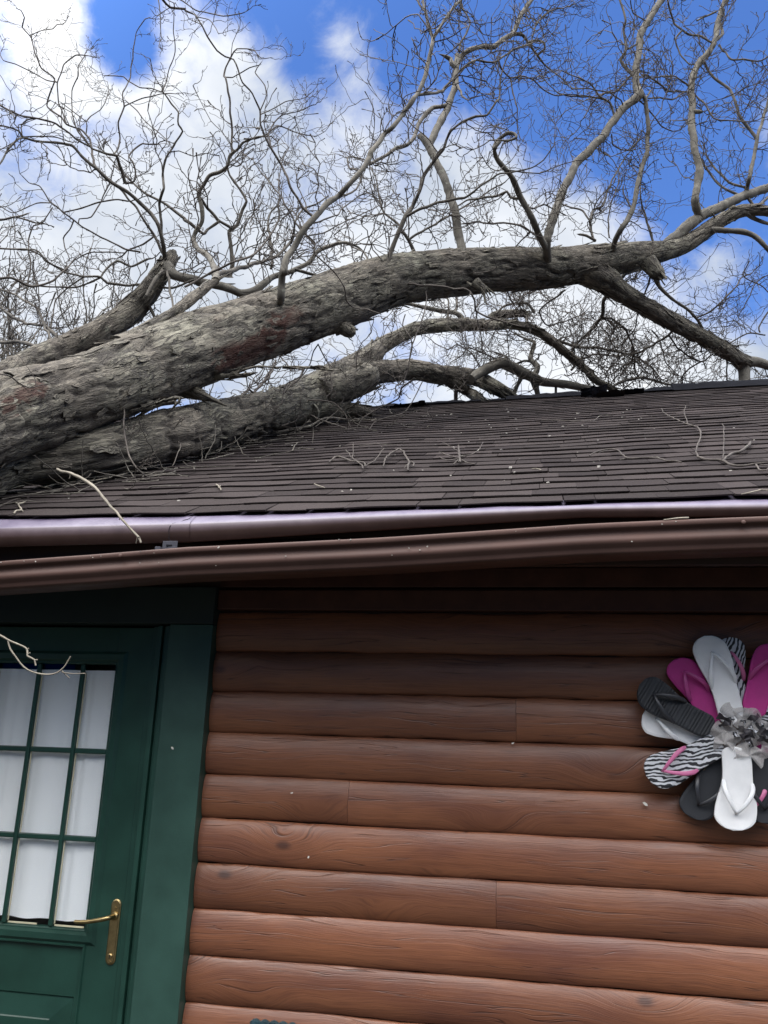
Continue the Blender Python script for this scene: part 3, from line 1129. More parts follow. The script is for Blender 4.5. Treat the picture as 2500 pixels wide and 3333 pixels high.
def bark_fn(seed, amp, lump):
    def f(TH, S, RR):
        cx, cz = np.cos(TH) * RR, np.sin(TH) * RR
        low = fbm(cx * 3.0 + seed, S * 1.3, cz * 3.0, 2)
        wx = .35 * vnoise(cx * 5, S * 2.2 + seed, cz * 5)
        n = fbm(cx * 10.5 + wx + seed, S * 2.5, cz * 10.5 + wx, 3)
        n2 = fbm(cx * 9 + seed * 2, S * 4.4 + 50, cz * 9, 2)
        n3 = fbm(cx * 42, S * 9 + seed, cz * 42, 2)
        crack = np.exp(-(n / .085) ** 2)
        cross = np.exp(-(vnoise(cx * 6 + seed, S * 7.5, cz * 6) / .05) ** 2) * (n2 > .05)
        q = n2 * 5.0
        st = np.floor(q) + np.clip((q - np.floor(q) - .78) / .22, 0, 1)
        f.tone = -(np.clip(crack * .95 + cross * .6 + np.clip((q - np.floor(q) - .86) / .14, 0, 1) * .5, 0, 1)) * np.clip(.55 + .9 * low + .45, 0.25, 1)
        return lump * low + amp * (.55 * st * .28 - .9 * crack - .5 * cross + .35 * n3)
    return f


def flakes(mb, P, rad, count, seed, bark, sc=1.0, smin=0.0, smax=1.0):
    "loose bark plates curling away from the stem"
    r = np.random.default_rng(seed)
    T, N, B = frames(P)
    for _ in range(count):
        i = int(r.uniform(smin, smax) * (len(P) - 3)) + 1
        th = r.uniform(0, 2 * np.pi)
        L, w = r.uniform(.05, .22) * sc, r.uniform(.007, .024) * sc
        lift = r.uniform(.003, .016) * sc * (2.0 if r.random() < .15 else 1)
        ax = T[i] * (1 if r.random() < .7 else -1)
        nrm = math.cos(th) * N[i] + math.sin(th) * B[i]
        sid = np.cross(ax, nrm)
        yaw_ = r.normal(0, .16)
        ax2 = ax * math.cos(yaw_) + sid * math.sin(yaw_)
        sid2 = np.cross(ax2, nrm)
        c = P[i] + nrm * (rad[i] * .985)
        V = []
        nu, nv = 5, 3
        w0, w1 = r.uniform(.7, 1.1), r.uniform(.35, 1.0)
        for u in range(nu):
            t = u / (nu - 1)
            hh = -.004 + lift * t ** 1.8
            for v in range(nv):
                s = v - 1.0
                ww = w * (w0 + (w1 - w0) * t) * (1 + .25 * r.normal())
                V.append(c + ax2 * (L * t * (1 + (.10 * r.normal() if u == nu - 1 else 0))) + sid2 * (s * ww) + nrm * (hh - (s * ww) ** 2 / (2 * rad[i])))
        V = np.array(V)
        top = np.array([(u * nv + v, u * nv + v + 1, (u + 1) * nv + v + 1, (u + 1) * nv + v) for u in range(nu - 1) for v in range(nv - 1)])
        uv = np.array([(v * w, u / (nu - 1) * L) for u in range(nu) for v in range(nv)]) + r.uniform(0, 5, 2)
        to = np.full(len(V), -r.uniform(0, .25))
        mb.addq(V, top, uv, to)
        mb.addq(V - nrm * .004, top[:, ::-1], uv, to - .45)
        rim = [u * nv for u in range(nu)] + [(nu - 1) * nv + v for v in range(1, nv)] + [u * nv + nv - 1 for u in range(nu - 2, -1, -1)]
        RV = np.vstack([V[rim], (V - nrm * .004)[rim]])
        m_ = len(rim)
        mb.addq(RV, np.array([(a, a + 1, a + 1 + m_, a + m_) for a in range(m_ - 1)]), np.vstack([uv[rim], uv[rim]]), np.full(2 * m_, -.3))


STEMS = []
ALL = []      # (points, radii, density, lengths, bias) from which twigs grow
RS = np.random.default_rng(3)


def stem(name, pts, W, Y, k=64, amp=.011, lump=.03, nfl=0, seed=1.0, step=.02, fl=1.0, mat='bark', tip=True, dens=0.0, tl=.5, extra=None, parent=None, stained=False):
    P, r = lay(pts, W, Y)
    if extra is not None:
        P = np.vstack([extra[0], P])
        r = np.concatenate([extra[1], r])
    Pc, rc = catmull(P, r, step)
    fn = bark_fn(seed, amp, lump)
    if mat == 'split':
        def fn(TH, S, RR):
            fn.tone = TH * 0
            return RR * (.30 * vnoise(np.cos(TH) * 4 + seed, S * 1.5, np.sin(TH) * 4) + .16 * vnoise(np.cos(TH) * 11, S * 3, np.sin(TH) * 11))
    V, Q, uv = tube(Pc, rc, k, fn)
    tone = fn.tone.ravel()
    if stained:
        s_ = stain(V)
        tone = np.where(s_ > .02, np.where(tone < -.6, tone, s_), tone)
    mb = MB()
    mb.addq(V, Q, uv, tone)
    # closed, ragged ends
    for i0, c in ((0, Pc[0]), (len(V) - k - 1, Pc[-1])):
        ring = V[i0:i0 + k]
        cc = c if i0 == 0 else c + (Pc[-1] - Pc[-2]) / np.linalg.norm(Pc[-1] - Pc[-2]) * rc[-1] * .5
        mb.add(np.vstack([ring, cc]), [(j, (j + 1) % k, k) for j in range(k)], att=-.3)
    if nfl:
        flakes(mb, Pc, rc, nfl, int(seed * 10), fn, fl)
    o = mb.build(name, MAT[mat], parent or tree, smooth=True)
    if dens:
        ALL.append((Pc, rc, dens, tl, None))
    px_, py_ = np.array([proj(q) for q in Pc[::2]]).T
    STEMS.append((px_, py_, rc[::2] / ((Pc[::2] - EYE) @ FW) * F_PX, Pc[::2], rc[::2], 0))
    return Pc, rc


main_pts = [(-250, 1470), (0, 1362), (150, 1317), (300, 1268), (450, 1212), (560, 1172), (640, 1138), (800, 1078), (950, 1028), (1100, 976), (1240, 925), (1400, 897), (1600, 880), (1760, 874), (1880, 862), (1980, 850)]
main_w = [300, 286, 262, 250, 252, 250, 238, 216, 202, 194, 176, 156, 141, 131, 128, 112]


def root_of(pts, W, Ys, base):
    "carry a stem on, out of the frame, down to where it stands in the ground"
    P, r_ = lay(pts[:2], W[:2], Ys[:2])
    dv = (P[0] - P[1]) / np.linalg.norm(P[0] - P[1])
    a = P[0] + dv * .9
    b_ = a + dv * .9 + (np.array(base) - a) * .12
    return np.array([base, b_, a]), np.array([.34, .26, r_[0] * 1.12])


trunk = stem("trunk", main_pts, main_w, [ymain(x) for x, _ in main_pts], 96, .017, .014, 1000, 1.3, .016, 1.0, extra=root_of(main_pts, main_w, [ymain(x) for x, _ in main_pts], (-7.2, 1.3, -.1)), stained=True)

# right-hand continuation and the limb that dives behind the ridge
stem("limb", path("P 1920,858 2010,842 2095,828 2180,812 2246,786 2342,722 2415,686 2500,686 2620,700"), [112, 100, 84, 66, 56, 52, 45, 35, 30], [6.38, 6.5, 6.65, 6.8, 6.9, 7.0, 7.05, 7.1, 7.2], 48, .008, .016, 70, 2.1, .02, .7)
stem("limb", path("P 1880,862 1930,890 1975,915 M 400,250 600,370 850,510 1100,640 1350,790 1470,860"), [110, 104, 92, 70, 60, 62, 58, 58, 50], [6.3, 6.38, 6.48, 6.55, 6.7, 6.95, 7.15, 7.4, 7.55], 48, .009, .018, 150, 3.2, .018, .7, dens=.25)
stem("limb", path("M 1400,830 1450,900 1458,980 1462,1080 1465,1330"), [50, 38, 35, 36, 38], [7.5, 7.55, 7.55, 7.55, 7.6], 32, .004, .01, 10, 3.6, .02, .5, mat='limb')
stem("limb", path("M 1420,835 1490,850 1560,850 1659,882 1800,940 1950,1010"), [40, 34, 29, 26, 23, 19], [7.5, 7.55, 7.6, 7.65, 7.75, 7.9], 28, .004, .012, 8, 3.9, .02, .5, mat='limb', dens=.8)
# lower stem lying up the roof slope
low_pts = [(-230, 1640), (0, 1520), (150, 1500), (301, 1478), (450, 1440), (600, 1405), (780, 1362), (900, 1332), (1000, 1300), (1090, 1245)]
low_w = [190, 170, 160, 158, 165, 168, 150, 140, 150, 128]


def lieY(pts, W, up=0.0):
    out = []
    for (x, y), w in zip(pts, W):
        out.append(roofY(x, y + w * .52) - up)
    return out


lowY = lieY(low_pts[1:], low_w[1:])
lowY = [lowY[0] - .35] + lowY
lowY[-1] = lowY[-2] + .22
stem("stem", low_pts, low_w, lowY, 80, .016, .018, 600, 5.7, .016, .95, extra=root_of(low_pts, low_w, lowY, (-6.9, 1.7, -.1)))
YL = lowY[-2]
# arch from the lower stem over the ridge
stem("limb", path("P 1000,1300 1080,1245 J 1400,920 1560,810 K 100,720 250,640 400,575 600,542 850,535 1000,540 1200,535 1400,580 1550,680 1659,770 M 100,900 200,1000 330,1070 400,1130 430,1220"),
     [128, 110, 92, 78, 60, 54, 52, 48, 43, 40, 35, 33, 33, 31, 28, 26, 22, 18, 16], [YL, YL + .15, YL + .4, YL + .6, YL + .8, YL + .95, YL + 1.1, YL + 1.3, YL + 1.6, YL + 1.7, 6.9, 7.0, 7.1, 7.2, 7.3, 7.35, 7.4, 7.45, 7.5],
     44, .009, .016, 170, 6.4, .018, .7, dens=.5)
stem("limb", path("P 1040,1285 J 1500,1010 K 0,955 200,930 400,920 600,960 750,970 900,990 1050,1060 1200,1150 1290,1230"), [110, 96, 84, 76, 72, 68, 62, 52, 45, 40, 36], [YL, YL + .3, YL + .5, YL + .75, YL + .95, YL + 1.2, YL + 1.4, YL + 1.6, 6.9, 7.0, 7.05], 44, .010, .018, 190, 7.7, .018, .7, dens=.4)
stem("limb", path("K 560,940 700,1020 850,1110 970,1190 1040,1260"), [44, 40, 36, 30, 26], [YL + 1.15, YL + 1.3, YL + 1.5, 6.85, 7.0], 36, .006, .012, 50, 8.8, .018, .6)
stem("limb", path("K 860,990 940,940 1050,885 1120,862 1200,890 1300,940 1400,985 1480,1020 1659,1038 M 140,1080 250,1120 330,1190"), [30, 34, 38, 40, 40, 38, 36, 30, 27, 24, 18, 14], [6.75, 6.85, 6.95, 7.0, 7.1, 7.15, 7.2, 7.25, 7.3, 7.35, 7.4, 7.45], 36, .005, .012, 40, 9.1, .018, .6, mat='limb')
stem("limb", path("P 1000,1345 Z 640,285 720,280 850,275 960,285 1060,305"), [70, 78, 76, 64, 48, 26], [roofY(1000, 1388), roofY(1010, 1380), roofY(1050, 1375), roofY(1110, 1365) , roofY(1160, 1360), roofY(1211, 1355)], 36, .008, .016, 60, 9.9, .018, .7)
# upper limb at the back, on the left
UY = 4.9
stem("limb", path("P -160,1300 I 0,985 200,880 500,752 750,640 950,530 1120,410 1260,250 1350,110 1420,10 1455,-60"), [110, 92, 84, 84, 88, 90, 86, 74, 66, 58, 40], [3.7, 4.0, 4.2, 4.5, 4.65, 4.8, UY, UY, UY, UY + .05, UY + .1], 48, .010, .020, 190, 4.4, .018, .8, extra=(root_of(main_pts, main_w, [ymain(x) for x, _ in main_pts], (-7.2, 1.3, -.1))[0][2:3], np.array([.13])))
stem("limb", path("I 1400,50 1490,125 1659,160 J 120,175 230,195 330,215 400,240 480,272 590,255 680,185 750,130 900,85 1050,10 F 1120,960 1200,920 1340,880 1450,910 1520,960"),
     [50, 34, 32, 30, 28, 28, 27, 27, 28, 24, 20, 17, 14, 12, 10, 9, 7, 5], [UY, UY, 5.0, 5.05, 5.1, 5.15, 5.15, 5.2, 5.25, 5.3, 5.4, 5.5, 5.6, 5.65, 5.7, 5.8, 5.9, 6.0], 28, .004, .010, 20, 4.9, .018, .5, mat='limb', dens=1.0)
# peeled, splintered stub standing off the trunk
stem("broken_stub", path("P 380,1120 430,1098 520,1046 600,992 660,945 705,912 735,893"), [70, 62, 46, 38, 32, 22, 6], [3.52, 3.62, 3.78, 3.92, 4.05, 4.12, 4.2], 36, .008, .014, 14, 2.7, .012, .5)
for s_ in ("J 170,250 90,300 60,330", "J 250,180 165,240 100,300", "J 215,150 160,190 130,230", "I 1500,510 1420,560 1330,640"):
    stem("splinter", path(s_)[::-1], [9, 7, 2], [4.0, 4.08, 4.15], 8, .001, .003, 0, 1.1, .02, mat='split')
# stubs and splinters under the trunk
for s_, w_, y_ in (("P 560,1255 J 20,1080 140,1130 230,1165 300,1195 355,1220", [70, 62, 34, 20, 13, 4], 3.95), ("P 700,1225 J 380,965 500,915 620,890 760,897 900,890 1060,902 1260,922", [34, 22, 17, 15, 14, 10, 6, 2], 4.05),
                   ("J 380,980 470,965 560,950 620,938", [14, 12, 9, 3], 4.05), ("J 1270,570 1330,560 1400,600 1420,625", [46, 44, 38, 20], 4.85),
                   ("K 900,180 960,230 980,290", [40, 30, 6], 5.35), ("P 290,1390 I 1480,1150 1440,1260 1400,1300", [10, 8, 7, 3], 3.5), ("H 640,1040 690,1100 735,1150 760,1170 775,1185", [56, 50, 46, 30, 8], 6.5), ("I 1480,1180 1330,1210 1200,1290", [20, 14, 4], 3.6),
                   ("K 1020,480 1070,460 1180,445 1300,440 1345,470", [18, 27, 27, 26, 18], YL + 1.8)):
    stem("broken_stub", path(s_), w_, [y_, y_], 22, .006, .012, 12, len(s_) * .37, .015, .5, dens=0)

# ---- branches (photo course, start and end width in photo px, start and end depth, twig density)
BR = []


def b(s, w, y, d=1.0, tl=.5, front=False):
    BR.append((path(s), w, y, d, tl, front))


# uprights from the trunk
b("G 1490,960 1500,920 1500,830 1560,650 1640,450 P 1883,527 H 200,60 D 300,1100 430,920 560,810 575,780 550,740 550,640 560,480 585,300 640,190 720,60 790,-40 860,-140", [34, 30, 29, 29, 28, 27, 27, 25, 25, 26, 25, 24, 23, 22, 22, 22, 21, 20, 19], [5.6, 6.6], .5, .5)
b("H 330,900 350,840 430,720 520,560 560,380 610,200 640,100 640,0 D 650,1100 640,950 630,840 600,790", [20, 18, 18, 17, 16, 15, 14, 14, 13, 13, 13, 9], [6.05, 6.5], .8, .5)
b("D 640,850 655,810 672,765", [7, 6, 5], [6.48, 6.5], 0)
b("H 1065,650 1050,600 1045,500 1070,350 1080,250 1050,120 1030,0 D 1020,1050 1020,900 1005,780 1020,660 1090,520 1160,440 1210,350 1235,200 1260,80 1290,0 1320,-80", [28, 26, 25, 24, 24, 23, 23, 23, 22, 22, 21, 21, 20, 17, 16, 15, 15, 14], [6.75, 7.4], .55, .5)
b("D 1045,960 1090,950 1105,945", [16, 14, 10], [7.0, 6.95], 0)
b("H 760,930 900,790 1060,670 1250,580 1450,490 1659,420 1850,350", [40, 38, 36, 32, 29, 27, 24], [6.5, 7.6], .7, .5)
b("G 1500,950 1450,855 1380,700 1280,500 1190,320 1090,190 1060,90 1100,20 C 1050,1250 1080,1190 1170,1125 1230,1130 1245,1160 1180,1190 1120,1190", [22, 21, 20, 19, 18, 15, 13, 12, 12, 12, 12, 10, 9, 8, 6], [5.6, 5.0], .7, .45)
b("G 785,980 780,920 760,780 720,600 680,450 630,300 530,120 460,0 C 430,1145", [40, 32, 30, 28, 27, 25, 24, 24, 22], [5.35, 5.6], .45, .45)
b("C 520,1195 600,1050 680,880 735,700 740,560 740,460", [24, 23, 22, 20, 19, 15], [5.6, 5.9], .4, .45)
b("C 735,540 775,470 830,430 950,390 1060,395 1130,340 1210,290 1250,220 1300,100 1370,0 1420,-80", [16, 16, 16, 16, 16, 16, 15, 15, 15, 14, 13], [5.82, 6.4], .7, .5)
b("C 738,590 700,545 685,500 640,470 595,452", [16, 16, 15, 11, 3], [5.84, 5.8], 0)
b("C 650,890 600,905 540,910 480,970 420,1050 380,1160 320,1220 220,1250 150,1300 G 20,215", [15, 14, 14, 14, 13, 13, 12, 12, 11, 9], [5.72, 5.1], .6, .45)
# dark leaning upright in front
b("J 815,370 825,300 830,200 840,50 F 840,1150 850,1020 920,920 1000,780 1100,660 1200,550 1300,490 1400,390 1500,270 1570,170 P 1211,498 C 120,1150 210,1080 280,960 370,860 410,790 470,650 490,540 530,380 545,320 620,220 700,90 770,0 830,-70", [27, 25, 24, 22, 22, 21, 21, 20, 19, 19, 18, 17, 16, 16, 16, 15, 15, 15, 15, 14, 14, 14, 13, 12, 10, 9, 9, 8], [4.1, 4.9], .7, .45, True)
b("C 540,330 510,230 485,100 460,0 450,-60", [10, 9, 8, 8, 7], [4.75, 4.8], .4)
b("C 478,170 455,80 410,0 400,-50", [7, 6, 6, 6], [4.8, 4.9], .3)
b("C 410,810 520,790 620,770 680,700 760,610 850,530 910,505 1000,520 1080,515 1170,460 1280,400 1370,370 1410,200 1530,100 1659,65 1750,30", [9, 9, 9, 8, 8, 8, 7, 7, 6, 6, 6, 5, 5, 4, 4, 3], [4.65, 5.6], 1.3, .4)
b("C 1080,515 1110,580 1200,660 1300,645 1400,680 1480,760 1570,800 1659,800", [6, 4], [5.2, 5.6], 1.5, .4)
b("C 1200,660 1220,800 1250,900 1255,1050 1280,1170", [5, 3], [5.3, 5.3], 1.4, .35)
b("C 1210,290 1290,300 1350,370 1410,450 1480,540 1560,600 1640,660", [12, 10, 9, 8, 6, 4, 4], [6.2, 6.5], 1.3, .4)
b("C 1360,370 1410,345 1480,360 1490,410 1440,460", [8, 7], [6.3, 6.3], .6)
b("C 765,440 770,370 830,280 855,180 800,70 770,0 750,-60", [8, 7, 6, 6, 5, 5, 4], [5.9, 6.0], .8, .4)
b("C 765,690 795,760 790,800 850,850", [9, 8, 7, 4], [5.75, 5.6], .5)
b("G 135,1120 190,950 260,770 320,640 370,580 420,460 460,320 540,210 630,90 P 1452,455 C 690,1100 780,1030 900,980 1000,970 1080,860 1110,820 1120,650 1160,510 1200,440", [17, 15, 15, 14, 13, 12, 12, 11, 10, 9, 8, 8, 8, 7, 6, 6, 5, 4, 4], [5.1, 4.8], .9, .45, True)
b("G 310,680 450,600 600,550 800,500 900,440 1060,330 1170,290 1290,270 1400,240 1480,180 1560,60", [10, 9, 9, 8, 7, 6, 5, 5, 4, 4, 3], [5.0, 4.9], 1.1, .4)
b("G 1170,290 1310,300 1450,300 1560,250 1659,210 1750,190", [5, 3], [4.95, 5.2], 1.3, .4)
b("G 1265,500 1190,490 1160,450 1100,480 960,510 850,520 740,600", [9, 8, 8, 8, 7, 6, 4], [5.5, 5.3], 1.3, .4)
b("G 440,960 390,880 340,830 290,780 240,720 130,630 100,540 80,440 60,330 0,230", [13, 12, 11, 9, 8, 7, 6, 5, 4, 4], [5.3, 5.5], 1.2, .4)
b("G 340,830 430,780 600,700 720,630 850,550 1000,460 1150,370", [8, 4], [5.35, 5.7], 1.2, .4)
b("G 1440,860 1360,790 1280,740 1140,710 1050,720 900,710 800,720", [7, 5], [5.7, 6.0], 1.3, .4)
b("G 1370,790 1240,920", [6, 4], [5.7, 5.9], 1)
b("G 1330,560 1400,580 1480,560 1560,600 1659,650", [6, 4], [5.5, 5.9], 1.3, .4)
# crown behind, left of centre
b("F 240,1180 245,1090 200,1010 120,940 70,860 90,780 140,700 140,600 120,480 170,400 210,320 300,290 370,240 390,160 450,90 490,30 B 590,1160 700,1150", [20, 18, 17, 16, 15, 14, 14, 14, 13, 12, 12, 12, 12, 11, 9, 8, 7, 5], [5.05, 4.7], 1.0, .4)
b("B 400,1275 405,1100 390,950 375,770 345,660 335,640 350,560 400,470 440,410 550,415 610,450 660,495 730,485", [7, 7, 7, 6, 6, 6, 5, 5, 4, 4, 3, 3, 2], [4.75, 4.6], .5, .3)
b("B 350,655 410,655 470,620 550,570 620,550", [4, 3], [4.65, 4.6], .5, .25)
b("F 375,1150 400,1050 400,900 380,790 440,740 490,600 525,530 480,440 390,310 370,240", [15, 14, 13, 12, 11, 10, 9, 8, 7, 6], [5.15, 5.0], .9, .4)
b("F 385,790 280,700 190,600 140,520", [10, 9, 9, 8], [5.1, 4.95], 1, .4)
b("F 310,725 190,790 160,820 100,770 60,730 0,690 E 1560,680 1400,560 1250,480 1150,400 1030,290 960,200", [9, 9, 9, 10, 11, 11, 10, 9, 8, 7, 5, 4], [5.05, 4.9], .9, .4)
b("F 1090,645 1000,580 930,470 870,350 820,220 750,100 690,10 B 640,1050 640,930 570,790 500,700 450,590 420,510 350,485 270,430 215,340 140,210 95,130 0,90 A 1560,80 1430,60 1370,0 1330,-60", [9, 9, 8, 8, 8, 7, 7, 6, 6, 5, 5, 5, 5, 5, 5, 5, 5, 5, 6, 7, 8, 8, 9], [4.25, 3.6], .55, .3)
b("A 1430,65 1360,110 1310,155", [3, 2], [3.6, 3.6], .3, .2)
b("A 1315,-40 1320,0 1345,100 1355,330 1340,390", [4, 2.5], [3.55, 3.5], .3, .15)
b("A 1420,-60 1530,0 1620,60 B 130,95 330,135 480,115", [5, 3], [3.5, 3.4], .7, .2)
b("B 60,120 100,145 210,170 290,285", [3.5, 2.5], [3.6, 3.5], .6, .2)
b("B 640,920 690,800 680,720 600,610 640,540", [4, 3], [4.0, 4.0], .5, .25)
b("B 645,965 740,920 850,860 970,840", [4, 3], [4.0, 4.1], .6, .25)
b("F 740,55 B 720,1110 760,1030 820,970 960,940 1080,890", [5, 3], [4.1, 4.2], .8, .25)
b("B 500,1170 600,1170 700,1130 790,1060 900,1100 1000,1130 1100,1150", [6, 3], [4.7, 4.9], 1.3, .3)
b("F 980,770 920,690 830,520 750,410 650,290 590,220", [7, 6, 5, 5, 4, 3], [4.2, 4.4], 1, .35)
b("F 0,1250 200,1150 400,1050 580,985 720,820 790,700 800,560 800,400 820,200 880,80", [8, 8, 7, 7, 6, 6, 5, 4, 4, 3], [4.0, 4.4], 1.0, .35)
b("F 310,1150 500,1090 660,1040 760,1000 880,890 920,830 940,700 1010,600 1120,560 1200,500", [13, 12, 11, 10, 9, 8, 7, 6, 5, 4], [5.2, 5.5], 1.0, .4)
b("F 740,1100 740,950 720,820 700,720 720,630 790,560", [10, 9, 8, 7, 6, 4], [5.4, 5.6], 1.1, .4)
b("F 1090,730 1110,720 1300,650 1330,600 1400,540 1500,470 1600,450", [6, 3], [4.3, 4.8], 1.2, .4)
b("F 1010,830 1200,790 1300,730 1450,660 1600,590 1659,560", [5, 3], [4.25, 4.8], 1.2, .4)
b("F 1100,990 1100,890 1020,820 960,740", [6, 4], [5.55, 5.7], 1.2, .4)
b("F 930,1100 1040,1130 1150,1160 1200,1200", [12, 8], [5.4, 5.6], .4)
b("F 1250,560 1350,500 1450,440 1500,300 1400,250 1380,160 1520,180 1620,210", [7, 4], [4.5, 4.9], 1.2, .4)
b("F 1330,1100 1450,1010 1520,950 1400,890", [9, 5], [5.5, 5.9], 1.2, .4)
# vine-like shoots in front of the trunk
b("F 1000,820 1100,900 1110,990 J 1280,110 1350,220 1370,340 1430,390 1550,410 K 0,410 90,440", [5, 4], [4.2, 4.7], .25, .2)
b("K 260,188 400,200 600,210 720,240 800,230 850,260 890,330 900,420 990,470 1150,520 1300,550", [7, 7, 6, 6, 6, 6, 6, 6, 6, 5, 4], [4.98, 5.3], .35, .25, True)
b("K 850,260 960,190 1050,120 1090,60 1060,-20", [5, 3], [5.0, 5.05], .2, .15)
b("K 900,420 920,530 950,650 955,830 870,930", [4, 3], [5.1, 5.4], .4, .25)
b("K 505,330 510,420 480,470 440,560 370,700 340,860 300,1010", [4, 5], [5.1, 5.0], .5, .25)
b("K 310,450 290,540 350,640 370,720 330,900", [4, 4], [5.0, 5.0], .5, .25)
b("I -60,930 0,950 80,965 150,1020 250,1070 360,1045 460,1030", [5, 5, 5, 5, 4, 3, 3], [2.72, 2.95], .3, .15)
b("I 225,1065 245,1110 295,1180", [4, 3], [2.76, 2.75], .2, .1)
# upper left crown
b("E 1405,1060 1390,1010 1380,900 1340,730 1280,640 1160,530 1060,440 940,360 830,260 760,210 690,150 610,65 480,40 300,30 190,0 140,10 60,90 0,200 -80,320", [17, 15, 14, 13, 12, 12, 12, 12, 11, 10, 9, 9, 8, 7, 7, 7, 6, 6, 6], [4.85, 3.9], .6, .35)
b("A 190,1166 160,1110 0,1055 -80,1030", [6, 5], [4.1, 3.9], .6, .3)
b("A 190,1160 330,1150 480,1160 600,1200", [5, 3], [4.1, 4.3], .8, .25)
b("E 840,270 800,200 780,100 750,0 A 690,1090 560,1045 520,990 400,890 430,760 460,665 350,570 300,460 260,320 190,230 210,150 180,90 150,80", [8, 8, 7, 7, 6, 6, 6, 5, 5, 5, 5, 4, 4, 3.5, 3.5, 3, 2.5], [4.5, 4.2], .35, .25)
b("A 560,1045 500,870 485,720 540,550 630,470 740,470 800,485", [5, 4, 4, 4, 4, 3, 3], [4.4, 4.3], .45, .25)
b("A 485,720 390,685 290,625 130,545 30,510 0,460", [4, 3], [4.4, 4.2], .3, .2)
b("A 740,1230 700,1180 650,1100 610,950 610,770 660,640 660,560 710,480", [5, 3], [4.4, 4.4], .35, .25)
b("A 600,940 500,890 430,850 320,810", [3, 2], [4.4, 4.3], .4, .2)
b("A 730,1130 725,1030 600,930 520,870", [4, 2.5], [4.4, 4.3], .4, .2)
b("A 725,1030 770,980 850,925 880,880 915,770 905,690", [4, 2], [4.4, 4.5], .6, .25)
b("A 260,320 360,270 450,250 480,210 530,205", [3, 3], [4.25, 4.3], .5, .2)
b("A 740,1230 620,1160 480,1050 300,1000 180,980 50,920 0,890 -60,870", [6, 6], [4.4, 3.9], .6, .3)
b("A 330,1010 230,1020 180,1060 190,1140", [4, 4], [4.1, 4.1], .5, .2)
b("E 1050,380 1010,230 980,140 880,130 790,90 720,20", [11, 10, 9, 8, 6, 5], [4.7, 4.4], .6, .3)
b("E 980,140 1005,100 1015,0 A 1000,1030 1045,900 1040,780 1090,690 1120,480 1145,280 1220,160 1250,150", [6, 6, 5, 5, 5, 4, 4, 4, 3, 3, 3], [4.65, 4.5], .4, .25)
b("A 1090,690 1180,740 1280,745 1370,775 1400,700 1440,550 1480,440 1465,280 1465,120", [4, 3], [4.55, 4.4], .4, .25)
b("A 1095,690 1050,650 960,640 890,640", [4, 3], [4.55, 4.5], .5, .2)
b("E 1385,1060 1370,900 1350,680 1350,540 1380,430 1370,320 1400,160 1500,20 A 1540,1115 1510,1060 1505,960 1450,880 1370,775", [9, 9, 9, 9, 8, 8, 7, 6, 6, 6, 5, 5, 4], [4.82, 4.45], .6, .35)
b("A 1050,880 1200,820 1350,790 1450,790", [4, 3], [4.5, 4.45], .4, .25)
b("A 1060,850 1150,930 1220,1020 1330,1110 1420,1200", [3.5, 3], [4.5, 4.4], .7, .25)
b("E 1050,375 1130,355 1140,270 1120,200 1080,150 1120,110 1200,50 1330,50", [6, 5], [4.7, 4.7], .8, .3)
b("E 1345,1000 1260,800 1180,650 1110,540 1000,420 920,350", [9, 6], [4.84, 4.75], .8, .35)
b("E 1330,830 1230,890 1080,950 1050,980", [6, 5], [4.85, 4.9], .8, .3)
b("E 1180,960 1060,940 880,850 700,750 520,610 430,540 330,400 240,380 190,320", [6, 6, 5, 5, 5, 5, 4, 3, 3], [4.9, 4.5], .7, .3)
b("E 660,730 670,680 770,670 850,530 930,370", [4, 5], [4.7, 4.7], .8, .3)
b("E 440,545 310,550 120,630 0,570", [4, 3], [4.6, 4.5], .5, .25)
b("E 520,640 680,600 860,540 1000,520 1070,530", [5, 5], [4.65, 4.7], 1.0, .3)
b("E 640,700 600,780 540,850 560,950 590,1030", [5, 3], [4.7, 4.7], .8, .25)
b("E 1060,970 900,960 760,965 650,1020", [4, 4], [4.9, 4.85], .8, .25)
b("I -80,150 0,145 90,140 260,210 440,170 560,70 650,-30", [8, 8, 8, 8, 7, 6, 3], [3.7, 4.0], .5, .3)
b("E -60,660 0,690 130,660 290,705", [9, 8, 6, 6], [3.6, 3.65], .2, .15)
b("E 130,660 180,650 225,635", [6, 5], [3.62, 3.65], 0)
b("E -60,900 0,930 240,940 330,980 420,1050 560,1120", [6, 5], [3.9, 4.3], .6, .3)
b("E 110,640 130,760 130,860 200,890", [4, 3], [4.0, 4.0], .5, .25)
b("E 450,580 350,720 280,740 240,850 240,960 260,1050 230,1270", [4, 5], [4.3, 4.3], .5, .3)
b("I 560,700 500,650 380,540 310,400 190,320 0,225 -60,200", [15, 13, 11, 8, 7, 6, 5], [4.65, 5.2], .8, .4)
b("I 400,550 360,535 250,530 130,480 0,390 -60,340", [10, 10, 9, 9, 8, 8], [4.8, 5.3], .6, .4)
b("I 380,765 340,730 240,690 130,680 0,680 -60,680", [14, 13, 12, 11, 10, 10], [4.5, 4.9], .5, .35)
b("I 440,700 400,600 370,540", [9, 8], [4.7, 4.8], .6)
b("I 860,450 920,320 1060,200 1180,172", [5, 7], [4.75, 4.85], .9, .3)
b("I 1210,170 1050,182 880,172 840,135 690,130 540,90 380,0 E 300,950 0,930", [9, 8, 8, 7, 6, 6, 5, 5, 4], [4.9, 4.5], .7, .3)
b("I 850,150 920,50 1000,0 1100,45 1240,-20", [7, 7, 7, 7, 8], [4.8, 4.9], .7, .3)
b("I 845,150 640,225 350,215", [6, 5], [4.8, 4.7], .7, .3)
b("I 860,160 730,140 560,240 470,330 440,480", [6, 4], [4.8, 4.7], .9, .3)
b("I 1385,70 1360,95 1300,170 1240,290", [10, 12, 13, 10], [4.72, 4.68], 0)
